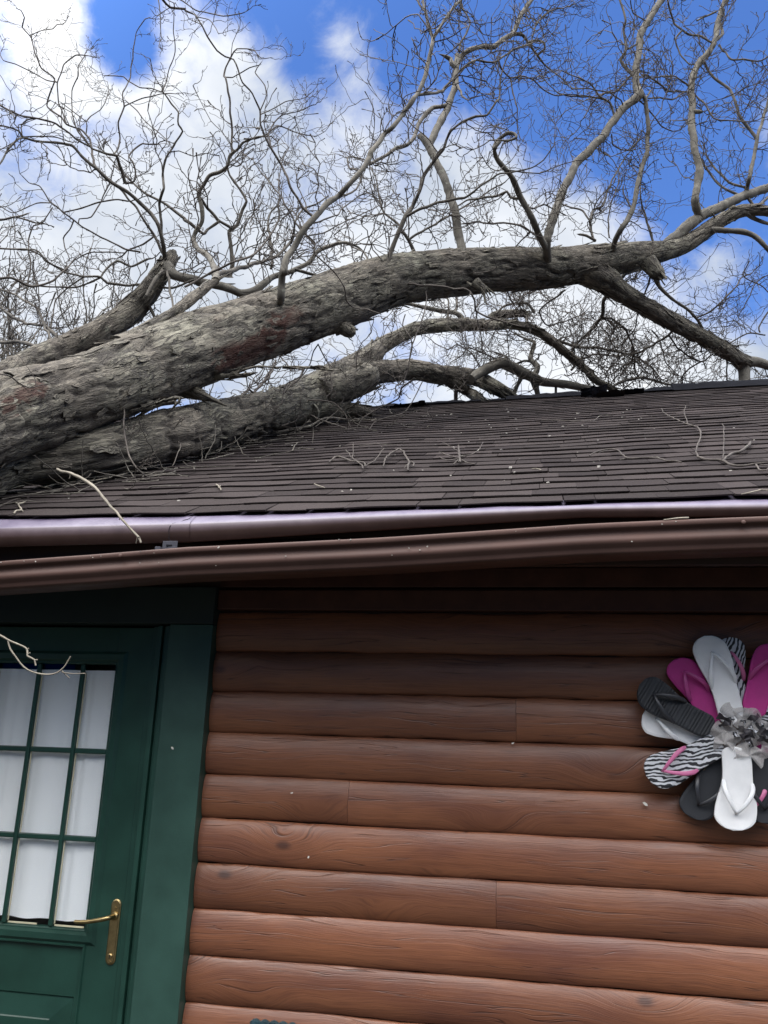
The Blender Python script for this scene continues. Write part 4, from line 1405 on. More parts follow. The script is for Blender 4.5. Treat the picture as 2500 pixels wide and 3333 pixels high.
b("I 1400,40 1420,120 1435,220 1465,420", [11, 9, 8, 6], [4.75, 4.6], .2, .2)
b("I 1290,400 1320,450 1340,520", [16, 12, 10], [4.9, 4.95], 0)
b("I 1340,240 1480,240 1659,160", [8, 6], [4.95, 4.9], .8, .3)
b("I 500,800 500,640 490,500 600,380", [4, 3], [4.3, 4.4], .6, .25)
# right edge and far right crown
b("H 1460,490 1480,400 1500,330 1540,150 1570,0 D 1600,1060 1640,940 1659,850 1720,720", [15, 14, 13, 12, 11, 10, 10, 9, 8], [7.1, 7.4], .8, .45)
b("D 1565,1185 1490,1080 1420,980 1390,860 1330,760 1200,660 1150,590 1130,530", [11, 10, 10, 9, 9, 8, 8, 7], [7.25, 7.2], .8, .45)
b("D 1250,375 1290,430 1350,500 1450,505 1550,520 1659,485 1720,460", [7, 6, 6, 6, 5, 5, 4], [7.35, 7.2], 1.0, .4)
b("D 1220,370 1265,320 1275,260 1250,150 1270,60 1320,0 1350,-60", [9, 10, 10, 9, 8, 8, 7], [7.35, 7.4], .4, .4)
b("D 1175,375 1080,310 990,300 930,250 870,190 830,80 815,0 805,-60", [7, 6], [7.35, 7.0], .9, .4)
b("D 935,260 880,330 900,420 940,490 1000,540 1070,550", [6, 4], [7.15, 7.2], 1.0, .35)
b("D 1060,170 1150,130 1220,100", [6, 6], [7.2, 7.3], 1.0, .35)
b("D 980,765 880,770 790,760 720,690 650,640 595,630", [6, 6, 6, 6, 5, 5], [6.9, 6.5], 1.0, .4)
b("D 980,765 1100,860 1200,1000 1320,1020 1500,1030", [6, 4], [6.9, 6.8], 1.2, .4)
b("D 950,790 860,850 740,830 650,830", [5, 5], [7.0, 6.5], 1.0, .35)
b("D 990,735 940,690 850,640 720,650 640,660 600,710", [6, 4], [7.15, 6.6], 1.1, .35)
b("D 525,660 450,580 410,510 450,450 460,360 440,250 455,180 430,60 410,0 400,-60", [12, 11, 10, 9, 8, 8, 7, 7, 6, 6], [6.4, 6.3], .8, .4)
b("D 450,440 500,410 550,350 570,260", [7, 4], [6.35, 6.4], .8, .35)
b("D 490,650 420,730 370,780 270,790 180,860 100,1000", [6, 4], [6.4, 6.1], 1.2, .4)
b("D 350,980 310,850 240,810 150,700 0,640 -80,600", [8, 7, 6, 5, 4, 4], [6.3, 5.9], 1.2, .4)
b("D 310,850 200,820 0,810 -100,790", [6, 5], [6.25, 5.9], 1.2, .4)
b("D 470,940 440,860 310,780 140,750 0,750", [5, 4], [6.2, 5.8], 1.2, .4)
b("D 550,850 650,940 760,1070 850,1110", [5, 4], [6.4, 6.5], 1.2, .4)
b("D 340,1130 350,1220 420,1260 500,1270", [5, 4], [6.1, 6.2], 1.2, .35)
b("D 500,0 520,110 620,170", [4, 4], [6.3, 6.45], .5, .3)
b("H 715,870 650,690 610,590 580,470 590,380", [8, 7, 6, 5, 4], [6.45, 6.6], 1.1, .4)
b("H 200,870 160,740 150,700 180,600 270,570 300,460 380,280 480,120 580,0", [9, 8, 8, 7, 7, 6, 5, 4, 4], [5.95, 6.3], 1.2, .4)
b("H 190,880 120,830 60,820", [9, 7], [5.95, 5.9], .6)
b("H 130,710 80,620 0,590 -80,560", [6, 5], [6.0, 6.1], 1.1, .35)
b("H 495,575 440,480 430,400", [6, 4], [6.2, 6.2], 1.1, .3)
b("H 315,840 310,700 330,560 390,400 400,280 330,160", [5, 3], [6.1, 6.3], 1.2, .35)
b("H 1430,495 1300,430 1210,360 1130,240 1100,180", [9, 8, 8, 7, 6], [7.1, 7.3], .9, .35)
b("H 1470,420 1320,370 1230,280 1170,200 1130,140", [9, 8, 7, 7, 5], [7.1, 7.4], .9, .35)
b("H 1475,470 1560,570 1600,600 1660,640 1760,680", [10, 10, 9, 8, 8], [7.1, 7.3], .5, .4)
b("H 1570,570 1659,490 1740,430", [9, 8], [7.2, 7.4], .6, .4)
b("H 1440,650 1480,655 1560,690 1659,720 1760,740", [20, 16, 14, 12, 11], [6.98, 7.2], .4, .4)
b("H 1170,830 1200,805 1300,790 1440,790 1560,840 1659,930 1750,1050", [24, 20, 18, 18, 17, 16, 15], [6.85, 7.1], .5, .4)
b("H 1235,750 1210,680 1190,640", [8, 5], [6.85, 6.85], .4, .3)
# hanging crown below the trunk, behind the ridge
b("H 770,1100 740,1150 M 730,170 750,230 850,320 980,400 1060,470 1130,580 1180,650", [26, 22, 16, 12, 10, 9, 9, 8, 7], [6.55, 7.2], 1.2, .4)
b("M 1060,470 1170,430 1280,330 1390,210 1430,140 1500,110", [6, 4], [7.0, 7.2], .9, .35)
b("M 1500,0 1450,130 1600,200 1659,260", [4, 4], [7.3, 7.4], 1.3, .35)
b("M 1590,600 1580,560 1650,440 1740,330", [5, 5], [7.4, 7.4], 1.1, .35)
b("M 1640,620 1500,600 1390,650 1300,700", [5, 4], [7.5, 7.5], 1.3, .35)
b("M 1659,120 1560,180 1500,300 1450,400", [4, 3], [7.3, 7.3], 1.4, .35)
b("M 825,560 820,620 740,680 640,740 520,790 510,850 440,880", [8, 8, 7, 7, 7, 6, 5], [7.0, 7.6], 1.4, .4)
b("M 320,290 250,380 250,480 200,560 100,640 50,690 0,760", [14, 12, 11, 9, 8, 8, 7], [6.6, 7.6], 1.4, .4)
b("M 250,480 350,490 450,580 500,660 530,760 540,940", [9, 8, 8, 7, 6, 5], [6.9, 7.7], 1.4, .4)
b("K 1480,640 M 0,715 120,730 260,740 400,760 540,800 680,900 740,970", [11, 10, 9, 9, 8, 7, 6, 5], [7.0, 8.0], 1.4, .4)
b("M 0,920 90,830 200,790 400,800 500,780", [8, 7, 6, 6, 5], [7.5, 8.0], 1.3, .4)
b("M 380,1070 390,1040 480,1000 600,980 700,1010 800,1040 900,1050 960,1080", [11, 10, 10, 9, 8, 8, 7, 6], [7.5, 8.2], 1.2, .35)
b("M 840,630 910,740 1000,810 1100,850 1190,790", [6, 4], [7.1, 7.4], 1.3, .35)
b("M 680,580 740,660 770,760 800,860 900,960", [5, 3], [7.3, 7.9], 1.5, .35)
b("M 1100,860 1000,910 940,970 935,1060", [5, 5], [7.5, 7.6], 1.2, .3)
b("M 1270,830 1290,930 1300,1030", [5, 4], [7.6, 7.8], 1.4, .3)
b("M 400,170 430,150 470,95 600,60 700,60", [15, 14, 12, 11, 9], [6.7, 7.0], .8, .4)
b("M 650,100 640,200 600,300 560,420 540,560 440,700", [6, 4], [6.9, 7.5], 1.4, .4)
b("K 1659,250 1540,330 1440,420 1500,540 1620,520 M 120,440", [6, 4], [6.8, 7.6], 1.5, .4)
b("K 830,490 760,432 700,420 560,410 440,390 330,362 260,360", [18, 16, 15, 14, 13, 12, 10], [YL + 1.7, YL + 1.2], .8, .35)
b("K 700,420 740,370 735,300", [9, 8], [YL + 1.6, YL + 1.7], .6, .3)
b("K 670,530 670,440 680,330 650,280", [7, 6], [YL + 1.3, YL + 1.4], .5, .25)
b("K 1345,470 1350,520 1380,560", [12, 9], [6.75, 6.9], .6, .3)
b("K 1400,440 1330,360 1200,370 1130,390 1070,440", [9, 6], [6.9, 6.8], 1.4, .35)
b("K 1110,230 1160,330 1230,400 1300,300 1400,260", [5, 4], [6.4, 7.0], 1.5, .35)
b("K 1400,960 1430,880 1370,820 1390,750 1400,690 1330,660 1230,610", [20, 18, 17, 14, 12, 8, 5], [7.2, 7.4], .9, .35)
b("K 1385,830 1310,832 1230,862 1150,800 1060,770", [9, 8, 7, 6, 5], [7.25, 7.4], 1.2, .35)
b("K 1310,990 1260,1070 1205,1160", [14, 13, 12], [7.15, 7.2], .4, .3)
b("K 1370,990 1400,1060 1430,1190", [24, 20, 16], [7.2, 7.3], .4, .3)
b("K 1578,1040 1580,1100 1578,1190", [9, 8], [7.3, 7.3], .3, .3)
b("K 750,1100 735,1150 725,1220", [14, 13, 12], [YL + 1.6, YL + 1.7], .4, .3)
b("K 950,920 860,770 740,700 660,745 560,690", [5, 3], [6.6, 6.8], 1.4, .35)
b("K 1130,800 1000,750 850,720 780,800 690,850", [5, 3], [7.1, 6.8], 1.4, .35)
b("M 0,900 50,835 100,800 140,720", [7, 5], [7.4, 7.6], 1.2, .35)
b("J 1130,700 1090,760 1070,850 1000,960 860,1040 820,1200", [4, 4], [4.9, 4.6], .6, .25)
b("J 900,920 800,780 760,700", [5, 4], [5.6, 6.0], 1.2, .35)
b("J 370,1140 450,1050 530,1040 590,1090 720,970 760,860", [8, 6], [5.0, 5.6], 1.0, .35)
b("J 610,1090 690,980 740,900", [7, 5], [5.2, 5.6], 1.0, .35)
b("J 1130,720 1200,850 1230,900 1250,1100", [4, 4], [4.9, 4.8], .4, .25)
# debris limbs lying against the lower stem and hanging over the roof
yr = lambda x, y: roofY(x, y + 6)
b("Z 200,350 230,390 300,420 400,432 500,412 640,385 720,345 800,335 900,348 960,355", [13, 13, 12, 11, 10, 9, 8, 8, 7, 5], [roofY(790, 1405) - .15, roofY(850, 1412), roofY(890, 1410), roofY(1010, 1392), roofY(1160, 1370)], .5, .2)
b("Z 640,385 700,382 800,395 880,408 950,415", [6, 4], [roofY(1010, 1392), roofY(1150, 1402)], .5, .2)
b("Z 600,0 560,70 480,170 440,290 400,370 380,430", [7, 4], [roofY(890, 1410) + .3, roofY(885, 1412)], .4, .2)
b("Z 580,395 590,300 680,250 800,240 880,310 915,395", [6, 5, 5, 5, 4, 3], [roofY(980, 1392), roofY(1140, 1392)], .4, .2)
b("Z 1330,80 1260,130 1240,200 1100,270 1000,330 960,390", [6, 6, 5, 5, 4, 3], [5.2, roofY(1160, 1390)], .9, .25)
b("Z 1400,90 1330,230 1270,300 1150,330 1080,360 1040,415", [4, 3], [5.3, roofY(1200, 1402)], .8, .22)
b("Z 1100,90 1000,200 940,290 900,340", [4, 4], [5.1, roofY(1130, 1366)], .5, .25)
b("P 433,1340 426,1400 415,1450 Y 1180,0 1230,60 1290,115 1340,150 1440,155", [7, 6, 6, 6, 5, 5, 4, 3], [3.2, roofY(520, 1560)], .6, .15)
b("P 565,1425 590,1455 580,1480 Y 1560,70 1450,120 1300,115 1250,60", [4, 3], [3.5, roofY(455, 1530)], .4, .15)
b("Y 700,160 720,60 750,10 860,30 950,45 1100,40 1200,50", [8, 7, 5, 5, 5, 4, 3], [roofY(254, 1560) - .05, roofY(430, 1522)], .4, .15)

CENT = list(STEMS)
BR.sort(key=lambda q: -q[1][0])
for (pts, w, y, d, tl, front) in BR:
    P, r = lay(pts, w, y)
    # join the branch to the limb it grows from
    for end in ((0, -1) if d and len(P) > 3 else (0,)):
        x_, y_ = proj(P[end])
        best = None
        for (cx_, cy2, wp_, Pq, rq, own) in CENT:
            dd_ = np.hypot(cx_ - x_, cy2 - y_)
            i_ = int(np.argmin(dd_ - wp_))
            g_ = dd_[i_] - wp_[i_]
            gap = abs(Pq[i_][1] - P[end][1])
            if g_ < (7 if end == 0 else 3) and gap < (1.0 if end == 0 else .25) and rq[i_] > r[end] * (.8 if end == 0 else 1.2) and (best is None or g_ + 30 * gap < best[0]):
                best = (g_ + 30 * gap, Pq[i_], rq[i_])
        if best is not None:
            tgt = best[1].copy()
            if front:
                v_ = EYE - tgt
                tgt = EYE + (P[end] - EYE) * (np.linalg.norm(tgt - EYE) / np.linalg.norm(P[end] - EYE))
                tgt = tgt + v_ / np.linalg.norm(v_) * best[2] * .80
            dl = tgt - P[end]
            wgt = np.zeros(len(P))
            q_ = [1, .55, .25, .08][:len(P)]
            wgt[:len(q_)] = q_
            if end == -1:
                wgt = wgt[::-1]
            P = P + wgt[:, None] * dl
    # small natural irregularity in depth so that limbs are not planar
    n = len(P)
    wob = np.cumsum(RS.normal(0, 1, n))
    wob = (wob - np.linspace(wob[0], wob[-1], n))
    if n > 4:
        dv = (P - EYE)
        dv /= np.linalg.norm(dv, axis=1)[:, None]
        wob[:2] = 0
        P = P + dv * (wob * .035)[:, None]
    Pc, rc = catmull(P, r, .022 if r.max() < .02 else .018, .30 if r.max() < .02 else .46)
    big = r.max()
    k = 8 if big < .006 else (12 if big < .015 else 20)
    s_ = RS.uniform(0, 90)
    Pc = Pc + np.stack([vnoise(np.arange(len(Pc)) * (.35 if big < .012 else .13) + s_, q * 9.1, 0) for q in range(3)], 1) * min(.008, big * .7)
    rk = rc * (1 + .10 * vnoise(np.arange(len(Pc)) * .45 + s_, 0, 0) + .07 * vnoise(np.arange(len(Pc)) * 1.3, s_, 0))
    V, Q, uv = tube(Pc, rk, k, (lambda TH, S, RR: RR * .10 * vnoise(np.cos(TH) * 1.5 + s_, S * 14, np.sin(TH) * 1.5)) if big > .01 else None)
    mb = MB()
    mb.addq(V, Q, uv)
    mb.add(np.vstack([V[-k - 1:-1], Pc[-1] + (Pc[-1] - Pc[-2])]), [(j, (j + 1) % k, k) for j in range(k)])
    mb.add(V[:k], [tuple(range(k))[::-1]])
    px_, py_ = np.array([proj(q) for q in Pc[::3]]).T
    CENT.append((px_, py_, rc[::3] / ((Pc[::3] - EYE) @ FW) * F_PX, Pc[::3], rc[::3], 0))
    mb.build("branch", MAT['limb'] if big > .019 else (MAT['branch'] if big > .0085 else MAT['twig']), tree, smooth=True)
    if d:
        ALL.append((Pc, rc, d, tl, None))

# ---- twigs: three generations of crooked shoots
NSEG = 8


def unit(v):
    return v / (np.linalg.norm(v, axis=-1, keepdims=True) + 1e-12)


def grow(P0, D0, L, r, kink=.36, up=.05):
    Bn = len(P0)
    pts = np.empty((Bn, NSEG + 1, 3))
    pts[:, 0] = P0
    Dv = unit(D0)
    q = unit(np.cross(Dv, r.normal(0, 1, (Bn, 3))))
    for i in range(NSEG):
        zig = (1 if i % 2 else -1) * r.uniform(.1, .62, (Bn, 1))
        Dv = unit(Dv + kink * r.normal(0, 1, (Bn, 3)) * .62 + zig * q + np.array([0, 0, up]))
        pts[:, i + 1] = pts[:, i] + Dv * (L / NSEG)[:, None] * r.uniform(.6, 1.4, (Bn, 1))
    return pts


def keep(C):
    "drop shoots that would pass through the roof or hang in front of the bare trunk"
    tip, mid = C[:, -1], C[:, NSEG // 2]
    ok = np.ones(len(C), bool)
    for q in (tip, mid):
        front = 2.377 + (q[:, 1] - 2.7) * .5135 + .02
        backp = 2.377 + (11.1 - q[:, 1]) * .5135 + .02
        rf = np.minimum(front, backp)
        ok &= ~((q[:, 1] > 2.62) & (q[:, 1] < 11.2) & (q[:, 2] < rf))
        x, y = proj(q)
        cyx = np.interp(x, [p[0] for p in main_pts], [p[1] for p in main_pts])
        wd = np.interp(x, [p[0] for p in main_pts], main_w) * .5
        on = (np.abs(y - cyx) < wd) & (x < 1990) & (q[:, 1] < np.interp(x, [-300, 0, 300, 600, 950, 1250, 1600, 1937], [2.55, 2.95, 3.4, 3.95, 4.6, 5.2, 5.8, 6.4]) + .1)
        ok &= ~on
    return ok


def spawn(Pl, Dl, rl, r, n, lo, hi, l0, l1, fwd):
    "n children along each parent chain"
    idx = r.integers(int(NSEG * lo), int(NSEG * hi) + 1, (len(Pl), n))
    src = np.take_along_axis(Pl, idx[..., None].repeat(3, -1), 1).reshape(-1, 3)
    j = np.minimum(idx, NSEG - 1)
    dr_ = np.diff(Pl, axis=1)
    dd = unit(np.take_along_axis(dr_, j[..., None].repeat(3, -1), 1).reshape(-1, 3))
    perp = unit(np.cross(dd, r.normal(0, 1, dd.shape)))
    L = np.repeat(Dl, n) * r.uniform(l0, l1, len(src))
    rad = np.repeat(rl, n) * .72
    return src, dd * fwd + perp, L, rad


tw = np.random.default_rng(21)
S0, D0, L0, R0 = [], [], [], []
for (Pc, rc, d, tl, bias) in ALL:
    seg = np.linalg.norm(np.diff(Pc, axis=0), axis=1)
    Ltot = seg.sum()
    mx_, my_ = proj(Pc[len(Pc) // 2])
    if mx_ > 1300 and 930 < my_ < 1310:
        d = d * 1.9
    n = tw.poisson(Ltot * 7.2 * d)
    if n == 0:
        continue
    i = np.clip((tw.beta(1.25, .9, n) * (len(Pc) - 1)).astype(int), 1, len(Pc) - 2)
    T = unit(Pc[i + 1] - Pc[i - 1])
    perp = unit(np.cross(T, tw.normal(0, 1, (n, 3))))
    S0.append(Pc[i])
    D0.append(T * .55 + perp + np.array([0, 0, .12]))
    L0.append(tl * tw.uniform(.4, 1.5, n))
    R0.append(np.minimum(rc[i] * .6, tw.uniform(.0032, .0058, n)))
    # a shoot from the very tip
    S0.append(Pc[-1:])
    D0.append(unit(Pc[-1:] - Pc[-3:-2]))
    L0.append(np.array([tl * .7]))
    R0.append(np.minimum(rc[-1:] * .95, .005))
S0, D0, L0, R0 = map(np.concatenate, (S0, D0, L0, R0))
gen = []
C1 = grow(S0, D0, L0, tw)
ok = keep(C1)
C1, L1, R1 = C1[ok], L0[ok], R0[ok]
gen.append((C1, R1, .62))
a = spawn(C1, L1, R1, tw, 4, .2, 1.0, .28, .62, .75)
C2 = grow(a[0], a[1], a[2], tw)
ok = keep(C2)
C2, L2, R2 = C2[ok], a[2][ok], a[3][ok]
gen.append((C2, R2, .65))
a = spawn(C2, L2, R2, tw, 1, .3, 1.0, .4, .8, .6)
C3 = grow(a[0], a[1], a[2], tw)
ok = keep(C3)
gen.append((C3[ok], a[3][ok], .7))


def chains(mb, C, r0, taper, k=3):
    Bn, n, _ = C.shape
    T = np.gradient(C, axis=1)
    T = unit(T)
    ref = np.broadcast_to(np.array([.31, .22, .93]), T.shape)
    N = unit(np.cross(T, ref))
    Bv = np.cross(T, N)
    rad = r0[:, None] * np.linspace(1, taper, n)[None, :]
    rad[:, -1] *= 1.9            # buds
    th = np.arange(k) / k * 2 * np.pi
    V = C[:, :, None, :] + rad[..., None, None] * (np.cos(th)[None, None, :, None] * N[:, :, None, :] + np.sin(th)[None, None, :, None] * Bv[:, :, None, :])
    base = (np.arange(Bn) * n * k)[:, None, None]
    i = np.arange(n - 1)[None, :, None] * k
    j = np.arange(k)[None, None, :]
    j2 = (j + 1) % k
    Q = np.stack(np.broadcast_arrays(base + i + j, base + i + j2, base + i + k + j2, base + i + k + j), -1).reshape(-1, 4)
    mb.addq(V.reshape(-1, 3), Q, np.stack([np.tile(np.arange(k), Bn * n) * .003, np.repeat(np.arange(Bn * n), k) * .02], -1))


mb = MB()
for C, r_, tp in gen:
    chains(mb, C, np.maximum(r_, .0017), tp)
print("twigs", [len(q[0]) for q in gen])
tag(mb.build("twigs", MAT['twig'], tree, smooth=True), kind='stuff')

# ================================================================== twigs lying on the roof and hanging over the eave
def stick(name, label, courses, group=None, mat='twig', on_roof=True, cat="twig", Yf=None, thin=1.0):
    "courses: list of (path, widths[, lift list]) ; the first one is the main stick"
    o0 = None
    P0 = None
    mbs = MB()
    for ci, cdef in enumerate(courses):
        pts = path(cdef[0])
        W = [q * thin for q in cdef[1]]
        lift = cdef[2] if len(cdef) > 2 else 0.0
        Ys = [(Yf(x, y) if Yf else roofY(x, y)) for x, y in pts]
        lf = np.interp(np.linspace(0, 1, len(pts)), np.linspace(0, 1, len(lift)), lift) if isinstance(lift, (list, tuple)) else np.full(len(pts), lift)
        Ys = [a - q for a, q in zip(Ys, lf)]
        P, r = lay(pts, W, Ys)
        P[:, 2] += r * .8
        Pc, rc = catmull(P, r, .012)
        s_ = ci * 7.7 + len(label)
        rc = rc * (1 + .14 * vnoise(np.arange(len(Pc)) * .5 + s_, 0, 0))
        Pc = Pc + np.stack([vnoise(np.arange(len(Pc)) * .3 + s_, q * 9.1, 0) for q in range(3)], 1) * .0025
        V, Q, uv = tube(Pc, rc, 9)
        mbs.addq(V, Q, uv)
        for i0 in (0, len(V) - 10):
            mbs.add(V[i0:i0 + 9], [tuple(range(9))])
    me = mbs.build(name, MAT[mat], None, smooth=True)
    tag(me, label, cat, group)
    return me


GR = "broken twigs scattered on the roof"
stick("broken_branch", "long forked grey branch lying on the shingles at the right edge of the roof",
      [("X 1190,605 1270,625 1340,625 1430,660 1540,655 1659,645 1760,640", [8, 8, 8, 8, 8, 9, 9]), ("X 1190,605 1175,560 1205,450 1185,400 1110,375 1030,340 960,300 940,270", [6, 5, 5, 5, 4, 4, 3, 2], [0, .1, .1, 0]),
       ("X 1120,380 1095,300 1105,250", [3.5, 2], [0, .25]), ("X 1350,628 1420,580 1490,560 1530,520 1545,500", [8, 10, 9, 9, 8]), ("X 1358,612 1360,500 1362,400 1350,370", [3.5, 3, 3, 2], [0, .25]),
       ("X 1575,650 1600,680 1640,690 1670,665", [6, 5, 4, 4]), ("X 1500,655 1600,650 1659,655", [5, 4])], GR, cat="branch")
stick("broken_branch", "thin twig with an arched fork lying on the shingles left of the long forked branch",
      [("X 455,588 540,555 640,550 710,605 850,605 960,620 1075,635", [4, 5, 5, 5, 5, 5, 5], [.0, .03, 0, 0]), ("X 710,605 660,615", [4, 3]), ("X 850,605 910,600 960,618", [3, 3]), ("X 520,570 560,560 600,545", [3, 2])], GR)
stick("broken_branch", "knotty twig with two upright shoots lying in the middle of the roof",
      [("Z 765,635 825,600 920,630 1000,640 1012,665", [5, 7, 7, 6, 5]), ("Z 1000,662 930,610 885,550", [5, 4, 3], [0, .12]), ("Z 1018,662 1080,620 1140,540", [5, 4, 2.5], [0, .15]), ("Z 930,612 933,500", [3, 2], [0, .15]), ("Z 995,660 998,680", [6, 5])], GR)
stick("broken_branch", "bent twig shaped like an arch on the shingles beside the knotty twig",
      [("Z 1135,660 1160,600 1230,550 1260,555 1310,630 1300,660 1303,690", [4, 5, 6, 6, 6, 6, 5], [0, .02, .02, 0]), ("Z 1310,630 1340,640 1335,662", [5, 4]), ("Z 1310,632 1280,672", [3, 3])], GR)
stick("broken_branch", "many armed twig splayed like a star on the shingles above the gutter",
      [("P 1497,1508 1495,1480 1491,1450", [9, 7, 3], [0, .12]), ("P 1495,1492 1470,1488 1430,1472", [5, 4, 3]), ("P 1495,1495 1460,1500 1428,1487", [4, 4, 3], [0, .05]), ("P 1497,1488 1530,1482 1556,1468 1573,1440", [5, 4, 4, 2], [0, 0, .1]),
       ("P 1498,1495 1520,1507 1548,1512", [4, 4, 3]), ("P 1493,1500 1475,1512", [4, 3]), ("P 1492,1470 1460,1450 1440,1440", [3, 2], [.05, .15])], GR)
stick("broken_branch", "long pale twig lying along the shingles at the foot of the lower stem", [("Y 400,238 540,212 700,196 900,176 1000,150 1100,128 1200,98 1270,95", [5, 5, 5, 4.5, 4, 4, 3, 2]), ("Y 720,160 860,130 1000,105 1100,88", [4, 4, 3, 3]), ("Y 820,190 880,140 910,100", [3, 3, 2], [0, .05]), ("Y 940,160 1000,145 1090,130", [3, 2]), ("Y 1300,60 1400,50 1425,20", [5, 5, 4])], GR, mat='pale')
stick("broken_branch", "small pale hooked twig on the shingles just above the left end of the gutter", [("Y 118,482 150,460 185,455 178,430 160,395 200,385 238,368", [6, 6, 6, 6, 6, 6, 5]), ("Y 165,395 130,385", [5, 4]), ("Y 205,455 215,462", [4, 3])], GR, mat='pale')
stick("broken_branch", "dark thin twig resting on the shingles at the far left of the roof", [("Y -40,430 60,380 165,345 185,350", [4, 4, 4, 3])], GR)
stick("broken_branch", "short pale stick on the bottom shingles at the right edge of the roof", [("X 1480,847 1560,838 1620,820 1659,825 1720,828", [4, 5, 5, 4, 4])], GR, mat='pale')
stick("broken_branch", "tiny white forked twig on the lower shingles left of centre", [("Z 8,785 28,803 40,825", [5, 5, 4]), ("Z 28,803 33,792", [4, 3])], GR, mat='pale')
stick("broken_branch", "short curved grey twig alone on the lower shingles below the knotty twig", [("Z 668,783 710,800 745,810", [3.5, 4, 3])], GR, mat='pale')
stick("broken_branch", "fine twig lying across the upper shingles between the ridge and the thin arched twig", [("X 470,358 490,350 520,325 560,316 610,318", [3, 3, 3, 2, 2]), ("X 130,352 220,350 300,355 470,355", [2.5, 3, 3, 3])], GR)
stick("broken_branch", "thin straight twig lying on the shingles above the arch shaped twig", [("Z 970,525 1060,512 1140,515 1225,520", [3, 3.5, 3.5, 3])], GR)
stick("bark_strip", "flat pale strip of wood lying low on the roof slope", [("P 1731,1528 1745,1527 1760,1530 1763,1531", [4, 4.5, 4, 3])], cat="bark strip", mat='pale')
stick("bark_strip", "pale splinter of wood resting on the rim of the gutter", [("P 2162,1692 2205,1689 2240,1688", [4, 6, 7])], cat="bark strip", mat='pale', Yf=lambda x, y: 2.578)
stick("hanging_branch", "pale straight broken branch jutting down from the roof over the gutter",
      [("Y 510,90 640,130 760,190 860,260 920,340 1000,430 1090,520 1190,645 1235,695 1262,748", [9, 10, 11, 10, 9.5, 9, 8.5, 8, 8, 6]), ("Y 1236,695 1225,725 1218,748", [6, 4, 2.5]), ("Y 1088,515 1075,535", [6, 3]), ("Y 1095,525 1112,515", [5, 3]), ("Y 1235,690 1258,690", [5, 4]), ("Y 640,130 625,160", [5, 4]), ("Y 1192,640 1180,655", [5, 3])],
      mat='pale', cat="branch", Yf=lambda x, y: float(np.interp(x, [180, 230, 280, 330, 362, 395, 431, 448, 460], [2.78, 2.74, 2.69, 2.64, 2.61, 2.585, 2.56, 2.55, 2.545])))
# twig hanging before the door: it comes down from the stem out of the frame on the left
DT = lambda x, y: float(np.interp(x, [-500, -120, 0, 280], [2.55, 2.43, 2.42, 2.45]))
stick("hanging_twig", "bare forked twig hanging in front of the top of the door window",
      [("P -420,1640 -300,1850 -160,2010 -60,2050 0,2072 30,2090 87,2117 90,2138 114,2150 118,2168", [12, 11, 10, 9, 8, 8, 8, 8, 8, 7]), ("P 28,2088 42,2128 78,2174 120,2195 175,2198 199,2183 215,2160 229,2138", [8, 7, 7, 6.5, 6, 5.5, 5, 5]),
       ("P 199,2186 224,2210", [4, 3.5]), ("P 203,2190 240,2193 280,2191", [4.5, 4, 4]), ("P 86,2117 92,2113", [6, 5]), ("P 91,2130 100,2126", [5, 4]), ("P 113,2150 121,2148", [5, 5])],
      mat='pale', cat="twig", Yf=DT, thin=.8)

# pale chips and bark crumbs scattered over the slope
mb = MB()
cr = np.random.default_rng(8)
for i in range(130):
    x, v = cr.uniform(-2.1, 2.2), cr.uniform(.01, .95)
    c = roofp(x, v, .014)
    px, py = proj(c)
    if py < np.interp(px, [0, 700, 1000, 1250], [1620, 1490, 1400, 1330]):
        continue
    s = cr.uniform(.0012, .0040) * (1.8 if cr.random() < .12 else 1)
    ang = cr.uniform(0, 3.14)
    ex, ey = np.array([math.cos(ang), math.sin(ang) * .9, math.sin(ang) * .45]), np.array([-math.sin(ang), math.cos(ang) * .9, math.cos(ang) * .45])
    asp = cr.uniform(1, 2.6)
    V = [c + ex * s * asp * a + ey * s * b_ + np.array([0, 0, z * s]) for z in (.1, .9) for a, b_ in ((-1, -.7), (.8, -1), (1, .6), (-.6, 1))]
    mb.add(V, [(0, 1, 2, 3), (4, 5, 6, 7), (0, 1, 5, 4), (1, 2, 6, 5), (2, 3, 7, 6), (3, 0, 4, 7)], att=0)
for i in range(30):
    x = cr.uniform(-1.9, .75)
    on = cr.random() < .6
    c = np.array([x, 2.575 if on else 2.578, gz(x) - (cr.uniform(.002, .012) if on else cr.uniform(.03, .075))])
    s = cr.uniform(.0008, .0024)
    V = [c + np.array([a * s * cr.uniform(.6, 1.6), y * .0012, b_ * s]) for y in (-1, 1) for a, b_ in ((-1, -.7), (.8, -1), (1, .6), (-.6, 1))]
    mb.add(V, [(0, 1, 2, 3), (7, 6, 5, 4), (0, 4, 5, 1), (1, 5, 6, 2), (2, 6, 7, 3), (3, 7, 4, 0)])
MAT['chip'] = plain("pale_wood_chip", (0.30, 0.28, 0.25), .8, .5, 0, 60, .1, 30)
tag(mb.build("wood_chips", MAT['chip']), "pale wood chips and bark crumbs sprinkled over the roof and gutter", "wood chips", kind='stuff')


